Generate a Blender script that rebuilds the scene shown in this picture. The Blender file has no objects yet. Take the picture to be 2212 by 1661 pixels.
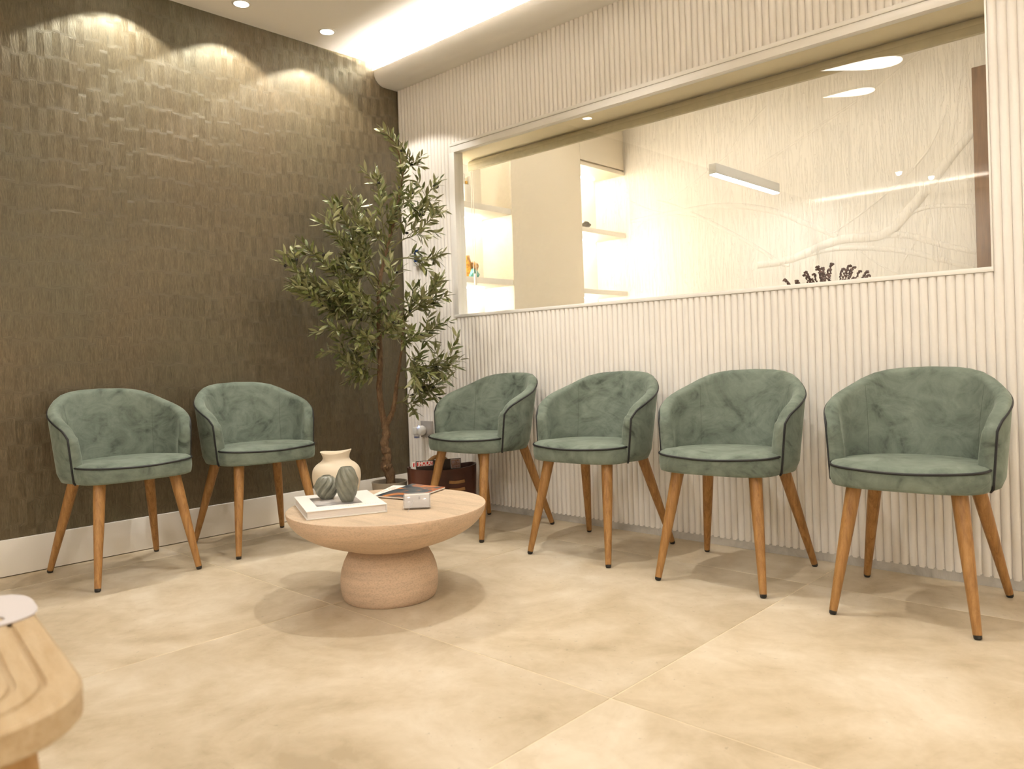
import bpy, bmesh, math, random
from mathutils import Vector, Matrix, Quaternion
sc = bpy.context.scene
PI = math.pi
R = math.radians
random.seed(7)

# ------------------------------------------------------------------ camera, world, exposure
H_CEIL = 2.642
cam_d = bpy.data.cameras.new('camera')
cam = bpy.data.objects.new('camera', cam_d)
sc.collection.objects.link(cam)
cam_d.sensor_width = 36.0
cam_d.lens = 27.387
cam_d.shift_y = -47.27 / 2212
_F = Vector((-0.6829005, 0.73048519, -0.00618771))
_R = Vector((0.73025251, 0.68240851, -0.03240201))
_U = Vector((0.01944664, 0.02664595, 0.99945576))
_m = Matrix((( _R.x, _U.x, -_F.x), (_R.y, _U.y, -_F.y), (_R.z, _U.z, -_F.z))).to_4x4()
_m.translation = Vector((3.77991648, -3.07569982, 0.845))
cam.matrix_world = _m
cam_d.clip_start = 0.02
cam_d.dof.use_dof = True
cam_d.dof.focus_distance = 3.1
cam_d.dof.aperture_fstop = 4.0
sc.camera = cam

world = bpy.data.worlds.new('world')
sc.world = world
world.use_nodes = True
world.node_tree.nodes['Background'].inputs[0].default_value = (1.0, 0.85, 0.68, 1)
world.node_tree.nodes['Background'].inputs[1].default_value = 0.02
sc.view_settings.view_transform = 'Standard'
sc.view_settings.look = 'None'
sc.view_settings.gamma = 1.0
sc.view_settings.use_curve_mapping = False
sc.view_settings.exposure = 1.12
sc.cycles.use_light_tree = False
sc.cycles.max_bounces = 7
sc.cycles.diffuse_bounces = 5
sc.cycles.glossy_bounces = 3
sc.cycles.transmission_bounces = 4
sc.cycles.transparent_max_bounces = 8
sc.cycles.caustics_reflective = False
sc.cycles.caustics_refractive = False
sc.cycles.adaptive_threshold = 0.03

WARM = (1.0, 0.95, 0.87)
SPOT_W = 21.0          # watts of the downlights along the dark wall
ROOM_W = 15.0          # watts of the wide room downlights, most of them added
COVE_L = 900.0         # cove strip radiance
SHELF_L = 62.0        # shelf strip radiance
OVAL_L = 9.0           # radiance of the panels added for the window reflections
LINEAR_L = 26.0        # linear pendant radiance

# ------------------------------------------------------------------ helpers
COL = sc.collection


def tag(o, label=None, cat=None, group=None, kind=None):
    if label: o['label'] = label
    if cat: o['category'] = cat
    if group: o['group'] = group
    if kind: o['kind'] = kind
    return o


def link(name, me, m=None, parent=None, loc=None):
    o = bpy.data.objects.new(name, me)
    COL.objects.link(o)
    if m is not None and me is not None and hasattr(me, 'materials') and not me.materials:
        me.materials.append(m)
    if parent is not None: o.parent = parent
    if loc is not None: o.location = loc
    return o


def empty(name, loc=(0, 0, 0), rz=0.0):
    o = bpy.data.objects.new(name, None)
    o.empty_display_size = 0.05
    COL.objects.link(o)
    o.location = loc
    o.rotation_euler = (0, 0, rz)
    return o


def smooth(me, ang=40):
    for p in me.polygons: p.use_smooth = True
    try: me.set_sharp_from_angle(angle=R(ang))
    except Exception: pass
    return me


def mesh(name, vf=None, bm=None, sm=None):
    me = bpy.data.meshes.new(name)
    if bm is not None:
        bmesh.ops.recalc_face_normals(bm, faces=bm.faces[:])
        bm.to_mesh(me); bm.free()
    else:
        me.from_pydata(vf[0], [], vf[1]); me.update()
    if sm: smooth(me, sm)
    return me


def bm_box(bm, x0, x1, y0, y1, z0, z1, mat=None, bevel=0.0, seg=2):
    vs = [bm.verts.new(v) for v in ((x0, y0, z0), (x1, y0, z0), (x1, y1, z0), (x0, y1, z0), (x0, y0, z1), (x1, y0, z1), (x1, y1, z1), (x0, y1, z1))]
    fs = [bm.faces.new([vs[i] for i in f]) for f in ((0, 3, 2, 1), (4, 5, 6, 7), (0, 1, 5, 4), (1, 2, 6, 5), (2, 3, 7, 6), (3, 0, 4, 7))]
    if bevel:
        es = list({e for f in fs for e in f.edges})
        r = bmesh.ops.bevel(bm, geom=es, offset=bevel, segments=seg, affect='EDGES', profile=0.5)
        vs = list({v for f in r['faces'] for v in f.verts} | {v for v in vs if v.is_valid})
    if mat is not None:
        bmesh.ops.transform(bm, matrix=mat, verts=vs)
    return vs


def box(name, x0, x1, y0, y1, z0, z1, m, parent=None, bevel=0.0, loc=None, rot=None):
    bm = bmesh.new(); bm_box(bm, x0, x1, y0, y1, z0, z1, None, bevel)
    o = link(name, mesh(name, bm=bm, sm=40 if bevel else None), m, parent, loc)
    if rot: o.rotation_euler = rot
    return o


def lathe_vf(prof, n=48, fn=None, cap_bottom=True, cap_top=True):
    vs, fs = [], []
    for (r, z) in prof:
        for k in range(n):
            a = 2 * PI * k / n
            rr, zz = (r, z) if fn is None else fn(r, z, a)
            vs.append((rr * math.cos(a), rr * math.sin(a), zz))
    for i in range(len(prof) - 1):
        for k in range(n):
            k2 = (k + 1) % n
            fs.append((i * n + k, i * n + k2, (i + 1) * n + k2, (i + 1) * n + k))
    if cap_bottom: fs.append(tuple(range(n - 1, -1, -1)))
    if cap_top: fs.append(tuple((len(prof) - 1) * n + k for k in range(n)))
    return vs, fs


def frames(pts):
    """tangent / normal / binormal along a polyline"""
    T = []
    for i in range(len(pts)):
        a = pts[max(i - 1, 0)]; b = pts[min(i + 1, len(pts) - 1)]
        T.append((b - a).normalized())
    ref = Vector((0, 0, 1)) if abs(T[0].z) < 0.9 else Vector((1, 0, 0))
    N = (ref - T[0] * ref.dot(T[0])).normalized()
    out = []
    for t in T:
        N = (N - t * N.dot(t)).normalized()
        out.append((t, N, t.cross(N)))
    return out


def tube_vf(pts, rad, n=8, closed=False, caps=True, flat=1.0):
    pts = [Vector(p) for p in pts]
    rad = rad if isinstance(rad, (list, tuple)) else [rad] * len(pts)
    vs, fs = [], []
    fr = frames(pts)
    for p, r, (t, nn, b) in zip(pts, rad, fr):
        for k in range(n):
            a = 2 * PI * k / n
            vs.append(tuple(p + nn * (r * math.cos(a)) + b * (r * flat * math.sin(a))))
    m = len(pts)
    for i in range(m - 1 + (1 if closed else 0)):
        j = (i + 1) % m
        for k in range(n):
            k2 = (k + 1) % n
            fs.append((i * n + k, i * n + k2, j * n + k2, j * n + k))
    if caps and not closed:
        fs.append(tuple(range(n - 1, -1, -1)))
        fs.append(tuple((m - 1) * n + k for k in range(n)))
    return vs, fs


def tube(name, pts, rad, m, parent=None, n=8, closed=False, flat=1.0, loc=None):
    return link(name, mesh(name, tube_vf(pts, rad, n, closed, True, flat), sm=60), m, parent, loc)


def smooth_path(pts, k=6):
    pts = [Vector(p) for p in pts]
    P = [2 * pts[0] - pts[1]] + pts + [2 * pts[-1] - pts[-2]]
    out = []
    for i in range(1, len(P) - 2):
        for s in range(k):
            t = s / k
            a, b, c, d = P[i - 1], P[i], P[i + 1], P[i + 2]
            out.append(0.5 * ((2 * b) + (c - a) * t + (2 * a - 5 * b + 4 * c - d) * t * t + (3 * b - a - 3 * c + d) * t ** 3))
    out.append(pts[-1])
    return out


def interp(tab, x):
    if x <= tab[0][0]: return tab[0][1]
    for (a, va), (b, vb) in zip(tab, tab[1:]):
        if x <= b:
            t = (x - a) / (b - a); t = t
            return va + (vb - va) * t
    return tab[-1][1]


# ------------------------------------------------------------------ materials
class NT:
    def __init__(self, name):
        self.m = bpy.data.materials.new(name)
        self.m.use_nodes = True
        self.t = self.m.node_tree
        self.b = self.t.nodes['Principled BSDF']
        self.out = self.t.nodes['Material Output']

    def n(self, kind, **kw):
        nd = self.t.nodes.new(kind)
        for k, v in kw.items():
            if k.startswith('i_'):
                key = k[2:]
                nd.inputs[int(key) if key.isdigit() else key.replace('_', ' ')].default_value = v
            else: setattr(nd, k, v)
        return nd

    def l(self, a, ao, b, bi):
        self.t.links.new(a.outputs[ao], b.inputs[bi])

    def ramp(self, stops, src=None, out=0):
        r = self.n('ShaderNodeValToRGB')
        el = r.color_ramp.elements
        while len(el) < len(stops): el.new(0.5)
        for e, (p, c) in zip(el, stops):
            e.position = p
            e.color = (c[0], c[1], c[2], 1) if not isinstance(c, (int, float)) else (c, c, c, 1)
        if src: self.l(src, out, r, 0)
        return r

    def coord(self, scale=(1, 1, 1), rnd=0.0, kind='Object', rot=(0, 0, 0)):
        tc = self.n('ShaderNodeTexCoord')
        mp = self.n('ShaderNodeMapping')
        mp.inputs['Scale'].default_value = scale
        mp.inputs['Rotation'].default_value = rot
        self.l(tc, kind, mp, 0)
        if rnd:
            oi = self.n('ShaderNodeObjectInfo')
            ml = self.n('ShaderNodeMath', operation='MULTIPLY'); ml.inputs[1].default_value = rnd
            cb = self.n('ShaderNodeCombineXYZ')
            self.l(oi, 'Random', ml, 0)
            for k in range(3): self.l(ml, 0, cb, k)
            self.l(cb, 0, mp, 'Location')
        return mp

    def noise(self, src, scale, detail=4, rough=0.55, dist=0.0):
        nz = self.n('ShaderNodeTexNoise')
        nz.inputs['Scale'].default_value = scale
        nz.inputs['Detail'].default_value = detail
        nz.inputs['Roughness'].default_value = rough
        nz.inputs['Distortion'].default_value = dist
        if src: self.l(src, 0, nz, 'Vector')
        return nz

    def bump(self, src, strength=0.3, dist=0.01, out=0, normal=None):
        b = self.n('ShaderNodeBump')
        b.inputs['Strength'].default_value = strength
        b.inputs['Distance'].default_value = dist
        self.l(src, out, b, 'Height')
        if normal: self.l(normal, 0, b, 'Normal')
        return b

    def set(self, **kw):
        for k, v in kw.items():
            key = k.replace('_', ' ')
            self.b.inputs[key].default_value = (v[0], v[1], v[2], 1) if isinstance(v, tuple) and len(v) == 3 else v
        return self


def plain(name, col, rough=0.5, spec=0.5, metal=0.0, var=0.06, scale=30.0, bump=0.0):
    """one colour with a faint mottling"""
    t = NT(name)
    t.set(Roughness=rough, Metallic=metal)
    t.b.inputs['Specular IOR Level'].default_value = spec
    if var <= 0.03:
        t.set(Base_Color=tuple(col))
        return t.m
    nz = t.noise(t.coord(), scale, 2)
    c0 = tuple(max(0, c * (1 - var)) for c in col); c1 = tuple(min(1, c * (1 + var)) for c in col)
    rp = t.ramp([(0.35, c0), (0.65, c1)], nz, 0)
    t.l(rp, 0, t.b, 'Base Color')
    if bump: t.l(t.bump(nz, bump, 0.002), 0, t.b, 'Normal')
    return t.m


def emit(name, col, strength):
    t = NT(name)
    t.set(Base_Color=(0.8, 0.8, 0.8))
    t.b.inputs['Emission Color'].default_value = (*col, 1)
    t.b.inputs['Emission Strength'].default_value = strength
    return t.m


M = {}
M['white_paint'] = plain('white_paint', (0.91, 0.88, 0.835), 0.55, 0.4, var=0.015, scale=8)
M['ceiling'] = plain('ceiling_paint', (0.93, 0.90, 0.86), 0.8, 0.2, var=0.01, scale=5)
M['flute'] = plain('fluted_panel_paint', (0.89, 0.85, 0.80), 0.6, 0.35, var=0.03, scale=14, bump=0.05)
M['frame'] = plain('frame_lacquer', (0.88, 0.85, 0.80), 0.35, 0.5, var=0.01)
M['black'] = plain('black_piping', (0.012, 0.012, 0.012), 0.5, 0.4)
M['rubber'] = plain('black_plastic_cap', (0.015, 0.014, 0.013), 0.45, 0.5)
M['cream'] = plain('cream_ceramic', (0.68, 0.59, 0.455), 0.5, 0.4, var=0.03, scale=12, bump=0.05)
M['paper'] = plain('white_paper', (0.80, 0.76, 0.71), 0.6, 0.3, var=0.02)
M['soil'] = plain('dark_soil', (0.03, 0.022, 0.016), 0.9, 0.2, var=0.5, scale=60, bump=0.6)
M['pot'] = plain('taupe_pot', (0.34, 0.29, 0.22), 0.6, 0.4, var=0.05)
M['plastic_white'] = plain('white_plastic', (0.78, 0.77, 0.74), 0.35, 0.5, var=0.02)
M['panel_white'] = plain('lilac_white_plastic', (0.60, 0.56, 0.56), 0.5, 0.3, var=0.02)
M['plastic_grey'] = plain('silver_grey_plate', (0.42, 0.39, 0.36), 0.4, 0.5, var=0.04)
M['screen_blue'] = plain('navy_screen', (0.015, 0.045, 0.16), 0.15, 0.5, var=0.2)
M['gold'] = plain('gold_metal', (0.80, 0.50, 0.12), 0.3, 0.5, metal=1.0)
M['tan_leather'] = plain('tan_leather', (0.36, 0.19, 0.07), 0.5, 0.4, var=0.12)
M['steel'] = plain('white_ring', (0.80, 0.78, 0.74), 0.4, 0.5)
M['lens'] = emit('downlight_lens', (1.0, 0.88, 0.70), 9.0)
M['cove'] = emit('cove_strip', (1.0, 0.925, 0.81), COVE_L)
M['cove_rear'] = emit('rear_and_added_side_strip', (1.0, 0.95, 0.87), COVE_L * 1.2)
M['shelf_led'] = emit('shelf_strip', (1.0, 0.94, 0.84), SHELF_L)
M['oval'] = emit('reflection_panel_glow', (1.0, 0.90, 0.75), OVAL_L)
M['linear'] = emit('linear_lamp_diffuser', (0.80, 0.90, 1.0), LINEAR_L)
M['led_blue'] = emit('blue_indicator', (0.25, 0.4, 1.0), 3.0)


def mk_velvet():
    t = NT('sage_velvet')
    c = t.coord((1, 1, 1), rnd=40.0)
    a = t.noise(c, 5.5, 5, 0.62, 1.6)
    s = t.coord((2.2, 2.2, 3.4), rnd=17.0, rot=(0.5, 0.5, 0.4))
    b = t.noise(s, 3.2, 4, 0.6, 2.2)
    f = t.noise(t.coord((1, 1, 1)), 900, 2)
    mx = t.n('ShaderNodeMath', operation='MULTIPLY'); t.l(a, 0, mx, 0); t.l(b, 0, mx, 1)
    rp = t.ramp([(0.11, (0.070, 0.088, 0.068)), (0.19, (0.140, 0.172, 0.138)), (0.27, (0.180, 0.217, 0.176)), (0.42, (0.235, 0.280, 0.230))], mx, 0)
    mix = t.n('ShaderNodeMixRGB', blend_type='MULTIPLY'); mix.inputs[0].default_value = 0.25
    t.l(rp, 0, mix, 1); t.l(f, 0, mix, 2)
    t.l(mix, 0, t.b, 'Base Color')
    t.set(Roughness=0.85)
    t.b.inputs['Specular IOR Level'].default_value = 0.15
    t.b.inputs['Sheen Weight'].default_value = 0.35
    t.b.inputs['Sheen Roughness'].default_value = 0.35
    t.b.inputs['Sheen Tint'].default_value = (0.75, 0.85, 0.72, 1)
    t.l(t.bump(a, 0.10, 0.01), 0, t.b, 'Normal')
    return t.m


def mk_oak(name, c0, c1, c2, scale=(26, 26, 2.2), rough=0.45):
    t = NT(name)
    c = t.coord(scale, rnd=9.0)
    a = t.noise(c, 3.0, 6, 0.65, 0.6)
    fine = t.noise(t.coord((scale[0] * 7, scale[1] * 7, scale[2] * 3)), 4, 3)
    rp = t.ramp([(0.3, c0), (0.5, c1), (0.72, c2)], a, 0)
    mix = t.n('ShaderNodeMixRGB', blend_type='MULTIPLY'); mix.inputs[0].default_value = 0.35
    t.l(rp, 0, mix, 1); t.l(fine, 0, mix, 2)
    t.l(mix, 0, t.b, 'Base Color')
    t.set(Roughness=rough)
    t.l(t.bump(fine, 0.12, 0.001), 0, t.b, 'Normal')
    return t.m


def mk_travertine(name, scale, base):
    t = NT(name)
    c = t.coord(scale)
    a = t.noise(c, 2.0, 7, 0.65, 0.5)
    rp = t.ramp([(0.25, tuple(v * 0.76 for v in base)), (0.47, base), (0.6, tuple(min(1, v * 1.10) for v in base)), (0.8, (min(1, base[0] * 1.08), base[1] * 1.14, base[2] * 1.2))], a, 0)
    pits = t.noise(t.coord((scale[0] * 12, scale[1] * 12, scale[2] * 3)), 7, 4, 0.7)
    pr = t.ramp([(0.38, 0.76), (0.52, 1.0)], pits, 0)
    mix = t.n('ShaderNodeMixRGB', blend_type='MULTIPLY'); mix.inputs[0].default_value = 0.8
    t.l(rp, 0, mix, 1); t.l(pr, 0, mix, 2)
    t.l(mix, 0, t.b, 'Base Color')
    t.set(Roughness=0.6)
    t.b.inputs['Specular IOR Level'].default_value = 0.3
    t.l(t.bump(pr, 0.35, 0.002), 0, t.b, 'Normal')
    return t.m


def mk_tile():
    t = NT('beige_stone_tile')
    c = t.coord((1, 1, 1), rnd=23.0)
    a = t.noise(c, 2.2, 5, 0.62, 0.7)
    b = t.noise(c, 9.0, 4, 0.7, 0.4)
    ad = t.n('ShaderNodeMath', operation='MULTIPLY_ADD'); ad.inputs[1].default_value = 0.45
    t.l(b, 0, ad, 0); t.l(a, 0, ad, 2)
    rp = t.ramp([(0.48, (0.43, 0.343, 0.222)), (0.66, (0.555, 0.460, 0.322)), (0.82, (0.64, 0.548, 0.412)), (0.95, (0.70, 0.617, 0.486))], ad, 0)
    sp = t.noise(t.coord((1, 1, 1), rnd=5.0), 55, 3, 0.6)
    spr = t.ramp([(0.27, 0.72), (0.33, 1.0)], sp, 0)
    mix = t.n('ShaderNodeMixRGB', blend_type='MULTIPLY'); mix.inputs[0].default_value = 0.8
    t.l(rp, 0, mix, 1); t.l(spr, 0, mix, 2)
    oi = t.n('ShaderNodeObjectInfo')
    vr = t.ramp([(0.0, 0.93), (1.0, 1.04)], oi, 'Random')
    mix2 = t.n('ShaderNodeMixRGB', blend_type='MULTIPLY'); mix2.inputs[0].default_value = 1.0
    t.l(mix, 0, mix2, 1); t.l(vr, 0, mix2, 2)
    t.l(mix2, 0, t.b, 'Base Color')
    t.set(Roughness=0.5)
    t.b.inputs['Specular IOR Level'].default_value = 0.35
    t.l(t.bump(b, 0.06, 0.004), 0, t.b, 'Normal')
    return t.m


def mk_wallpaper():
    """woven grasscloth: vertical strips, cells alternately tilted so that the sheen changes with the view"""
    t = NT('woven_leaf_wallpaper')
    tc = t.n('ShaderNodeTexCoord')
    sx = t.n('ShaderNodeSeparateXYZ'); t.l(tc, 'Object', sx, 0)

    def math_(op, a, b=None, ao=0, bo=0):
        nd = t.n('ShaderNodeMath', operation=op)
        if hasattr(a, 'outputs'): t.l(a, ao, nd, 0)
        else: nd.inputs[0].default_value = a
        if b is not None:
            if hasattr(b, 'outputs'): t.l(b, bo, nd, 1)
            else: nd.inputs[1].default_value = b
        return nd
    cw, ch = 0.0325, 0.112
    u = math_('DIVIDE', sx, cw, ao=1)
    fu = math_('FLOOR', u)
    par = math_('MODULO', math_('ABSOLUTE', fu), 2.0)
    off = math_('MULTIPLY', par, 1.0)
    wn = t.n('ShaderNodeTexWhiteNoise', noise_dimensions='1D'); t.l(fu, 0, wn, 'W')
    v = math_('ADD', math_('ADD', math_('DIVIDE', sx, ch, ao=2), off), math_('MULTIPLY', wn, 0.45))
    # smooth square wave over the height: +1 / -1
    sn = math_('SINE', math_('MULTIPLY', v, PI))
    sg = math_('MULTIPLY', sn, 5.0)
    cl = t.n('ShaderNodeClamp'); cl.inputs[1].default_value = -1; cl.inputs[2].default_value = 1
    t.l(sg, 0, cl, 0)
    # fibres slanted one way or the other
    slant = math_('MULTIPLY', cl, 0.0)
    yy = math_('ADD', sx, math_('MULTIPLY', math_('MULTIPLY', sx, cl, ao=2), 0.05), ao=1)
    cb = t.n('ShaderNodeCombineXYZ'); t.l(yy, 0, cb, 1); t.l(sx, 2, cb, 2)
    mp = t.n('ShaderNodeMapping'); mp.inputs['Scale'].default_value = (1, 42, 5.5); t.l(cb, 0, mp, 0)
    fib = t.noise(mp, 5.0, 5, 0.65, 0.9)
    mp2 = t.n('ShaderNodeMapping'); mp2.inputs['Scale'].default_value = (1, 15, 3.4); t.l(cb, 0, mp2, 0)
    leaf = t.noise(mp2, 2.4, 3, 0.5, 1.6)
    big = t.noise(t.coord((1, 1.6, 1)), 0.9, 2)
    rp = t.ramp([(0.30, (0.068, 0.050, 0.028)), (0.5, (0.106, 0.079, 0.046)), (0.72, (0.150, 0.114, 0.069))], fib, 0)
    mixl = t.n('ShaderNodeMixRGB', blend_type='MULTIPLY'); mixl.inputs[0].default_value = 0.55
    lr = t.ramp([(0.32, 0.60), (0.6, 1.05)], leaf, 0)
    t.l(rp, 0, mixl, 1); t.l(lr, 0, mixl, 2)
    br = t.ramp([(0.35, (0.90, 0.95, 0.92)), (0.65, (1.08, 1.02, 0.96))], big, 0)
    mixb = t.n('ShaderNodeMixRGB', blend_type='MULTIPLY'); mixb.inputs[0].default_value = 1.0
    t.l(mixl, 0, mixb, 1); t.l(br, 0, mixb, 2)
    t.l(mixb, 0, t.b, 'Base Color')
    t.set(Roughness=0.40)
    t.b.inputs['Specular IOR Level'].default_value = 0.7
    t.b.inputs['Specular Tint'].default_value = (0.86, 0.90, 0.72, 1)
    # tilt of the normal along the wall, sign by cell
    geo = t.n('ShaderNodeNewGeometry')
    tilt = t.n('ShaderNodeCombineXYZ'); t.l(math_('MULTIPLY', cl, 0.095), 0, tilt, 1)
    va = t.n('ShaderNodeVectorMath', operation='ADD'); t.l(geo, 'Normal', va, 0); t.l(tilt, 0, va, 1)
    vn = t.n('ShaderNodeVectorMath', operation='NORMALIZE'); t.l(va, 0, vn, 0)
    b1 = t.bump(fib, 0.35, 0.004, normal=vn)
    b2 = t.bump(leaf, 0.30, 0.006, normal=b1)
    t.l(b2, 0, t.b, 'Normal')
    return t.m


def mk_relief_wall():
    t = NT('embossed_wallpaper')
    a = t.noise(t.coord((70, 1, 1.6)), 2.0, 5, 0.6, 0.8)
    b = t.noise(t.coord((14, 1, 0.9), rot=(0, 0.12, 0)), 2.2, 4, 0.6, 1.8)
    rb = t.ramp([(0.46, 0.0), (0.50, 1.0), (0.54, 0.0)], b, 0)
    t.set(Base_Color=(0.80, 0.74, 0.65), Roughness=0.6)
    b1 = t.bump(a, 0.35, 0.006)
    t.l(t.bump(rb, 0.5, 0.006, normal=b1), 0, t.b, 'Normal')
    return t.m


def front_only(t, fr):
    """reflection at the outer faces of a pane only (no false total reflection inside the thin slab)"""
    geo = t.n('ShaderNodeNewGeometry')
    inv = t.n('ShaderNodeMath', operation='SUBTRACT'); inv.inputs[0].default_value = 1.0
    t.l(geo, 'Backfacing', inv, 1)
    ml = t.n('ShaderNodeMath', operation='MULTIPLY'); t.l(fr, 0, ml, 0); t.l(inv, 0, ml, 1)
    db = t.n('ShaderNodeMath', operation='MULTIPLY'); db.use_clamp = True; db.inputs[1].default_value = 1.6
    t.l(ml, 0, db, 0)
    return db


def mk_glass():
    t = NT('clear_glass')
    t.t.nodes.remove(t.b)
    tr = t.n('ShaderNodeBsdfTransparent'); tr.inputs[0].default_value = (0.97, 0.975, 0.96, 1)
    gl = t.n('ShaderNodeBsdfGlossy'); gl.inputs['Roughness'].default_value = 0.0
    gl.inputs[0].default_value = (1, 1, 1, 1)
    fr = t.n('ShaderNodeFresnel'); fr.inputs[0].default_value = 1.52
    mx = t.n('ShaderNodeMixShader')
    fs_ = front_only(t, fr)
    t.l(fs_, 0, mx, 0); t.l(tr, 0, mx, 1); t.l(gl, 0, mx, 2); t.l(mx, 0, t.out, 0)
    return t.m


def mk_leaf():
    t = NT('olive_leaf')
    oi = t.n('ShaderNodeObjectInfo')
    nz = t.noise(t.coord((1, 1, 1), kind='Object', rnd=30.0), 22, 2)
    rp = t.ramp([(0.30, (0.045, 0.062, 0.015)), (0.5, (0.135, 0.155, 0.042)), (0.72, (0.30, 0.295, 0.105))], nz, 0)
    geo = t.n('ShaderNodeNewGeometry')
    mix = t.n('ShaderNodeMixRGB'); t.l(geo, 'Backfacing', mix, 0)
    t.l(rp, 0, mix, 1); mix.inputs[2].default_value = (0.27, 0.265, 0.125, 1)
    t.l(mix, 0, t.b, 'Base Color')
    t.set(Roughness=0.38)
    t.b.inputs['Specular IOR Level'].default_value = 0.5
    return t.m


def mk_bark():
    t = NT('olive_bark')
    a = t.noise(t.coord((30, 30, 9)), 2.0, 6, 0.7, 1.0)
    rp = t.ramp([(0.3, (0.055, 0.030, 0.014)), (0.5, (0.165, 0.095, 0.045)), (0.7, (0.27, 0.175, 0.09))], a, 0)
    t.l(rp, 0, t.b, 'Base Color'); t.set(Roughness=0.85)
    t.l(t.bump(a, 0.8, 0.01), 0, t.b, 'Normal')
    return t.m


def mk_celadon():
    t = NT('grey_green_glaze')
    a = t.noise(t.coord(), 40, 3)
    rp = t.ramp([(0.3, (0.150, 0.152, 0.118)), (0.7, (0.225, 0.226, 0.178))], a, 0)
    t.l(rp, 0, t.b, 'Base Color'); t.set(Roughness=0.34)
    return t.m


def mk_leather():
    t = NT('brown_leather')
    a = t.noise(t.coord(), 6, 4)
    v = t.n('ShaderNodeTexVoronoi'); v.inputs['Scale'].default_value = 180
    t.l(t.coord(), 0, v, 'Vector')
    rp = t.ramp([(0.3, (0.050, 0.013, 0.006)), (0.7, (0.105, 0.030, 0.013))], a, 0)
    t.l(rp, 0, t.b, 'Base Color'); t.set(Roughness=0.38)
    t.l(t.bump(v, 0.12, 0.002), 0, t.b, 'Normal')
    return t.m


def mk_photo(name, cols, scale, seed):
    """a printed picture: blotches of a few colours"""
    t = NT(name)
    mp = t.coord((1, 1, 1)); mp.inputs['Location'].default_value = (seed, seed * 0.7, 0)
    a = t.noise(mp, scale, 4, 0.6, 0.8)
    n = len(cols)
    rp = t.ramp([(0.30 + 0.40 * i / max(1, n - 1), c) for i, c in enumerate(cols)], a, 0)
    t.l(rp, 0, t.b, 'Base Color'); t.set(Roughness=0.28)
    return t.m


def mk_marble():
    t = NT('grey_marble_skirting')
    a = t.noise(t.coord((1, 1, 1)), 7, 6, 0.65, 1.2)
    rp = t.ramp([(0.35, (0.40, 0.385, 0.36)), (0.6, (0.60, 0.58, 0.545))], a, 0)
    t.l(rp, 0, t.b, 'Base Color'); t.set(Roughness=0.3)
    return t.m


def mk_acrylic():
    t = NT('clear_acrylic')
    t.t.nodes.remove(t.b)
    tr = t.n('ShaderNodeBsdfTransparent'); tr.inputs[0].default_value = (0.93, 0.93, 0.94, 1)
    gl = t.n('ShaderNodeBsdfGlossy'); gl.inputs['Roughness'].default_value = 0.08
    df = t.n('ShaderNodeBsdfDiffuse'); df.inputs[0].default_value = (0.85, 0.83, 0.82, 1)
    fr = t.n('ShaderNodeFresnel'); fr.inputs[0].default_value = 1.5
    m0 = t.n('ShaderNodeMixShader'); m0.inputs[0].default_value = 0.16
    t.l(tr, 0, m0, 1); t.l(df, 0, m0, 2)
    mx = t.n('ShaderNodeMixShader')
    t.l(front_only(t, fr), 0, mx, 0); t.l(m0, 0, mx, 1); t.l(gl, 0, mx, 2); t.l(mx, 0, t.out, 0)
    return t.m


M['velvet'] = mk_velvet()
M['oak'] = mk_oak('honey_oak', (0.25, 0.115, 0.028), (0.40, 0.20, 0.058), (0.52, 0.285, 0.095))
M['pine'] = mk_oak('pale_pine', (0.52, 0.37, 0.20), (0.60, 0.45, 0.27), (0.67, 0.53, 0.34), (3.0, 22, 22), 0.5)
M['pine_leg'] = mk_oak('pine_leg', (0.48, 0.27, 0.09), (0.58, 0.35, 0.14), (0.64, 0.42, 0.19), (22, 22, 2.5), 0.5)
M['walnut'] = mk_oak('walnut_door', (0.16, 0.085, 0.04), (0.23, 0.13, 0.065), (0.30, 0.18, 0.095), (16, 16, 1.2), 0.5)
M['trav_side'] = mk_travertine('travertine_side', (1.6, 1.6, 13.0), (0.62, 0.465, 0.335))
M['trav_top'] = mk_travertine('travertine_top', (1.4, 9.0, 4.0), (0.56, 0.43, 0.30))
M['tile'] = mk_tile()
M['grout'] = plain('pale_grout', (0.74, 0.64, 0.47), 0.8, 0.2)
M['wallpaper'] = mk_wallpaper()
M['relief'] = mk_relief_wall()
M['glass'] = mk_glass()
M['acrylic'] = mk_acrylic()
M['leaf'] = mk_leaf()
M['bark'] = mk_bark()
M['celadon'] = mk_celadon()
M['leather'] = mk_leather()
M['marble'] = mk_marble()
M['olive'] = plain('dark_olive_fruit', (0.018, 0.014, 0.012), 0.3, 0.5)
M['blind'] = plain('beige_blind_fabric', (0.50, 0.44, 0.30), 0.7, 0.3, var=0.05)
M['bw_photo'] = mk_photo('grey_cover_photo', [(0.03, 0.03, 0.035), (0.22, 0.21, 0.21), (0.55, 0.52, 0.51), (0.72, 0.68, 0.66)], 9.0, 2.3)
M['mag_photo'] = mk_photo('dark_orange_cover_photo', [(0.012, 0.02, 0.03), (0.035, 0.055, 0.075), (0.08, 0.10, 0.11), (0.55, 0.16, 0.03), (0.75, 0.42, 0.18)], 11.0, 5.1)
M['mag_photo2'] = mk_photo('small_portrait_print', [(0.03, 0.02, 0.02), (0.30, 0.15, 0.11), (0.42, 0.28, 0.25), (0.20, 0.23, 0.33)], 60.0, 1.7)
M['red_print'] = plain('red_print', (0.55, 0.012, 0.010), 0.4, 0.4, var=0.03)
M['dark_print'] = plain('dark_brown_print', (0.040, 0.024, 0.017), 0.35, 0.4, var=0.25)
M['white_print'] = plain('white_print', (0.82, 0.79, 0.75), 0.5, 0.3, var=0.01)
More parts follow.
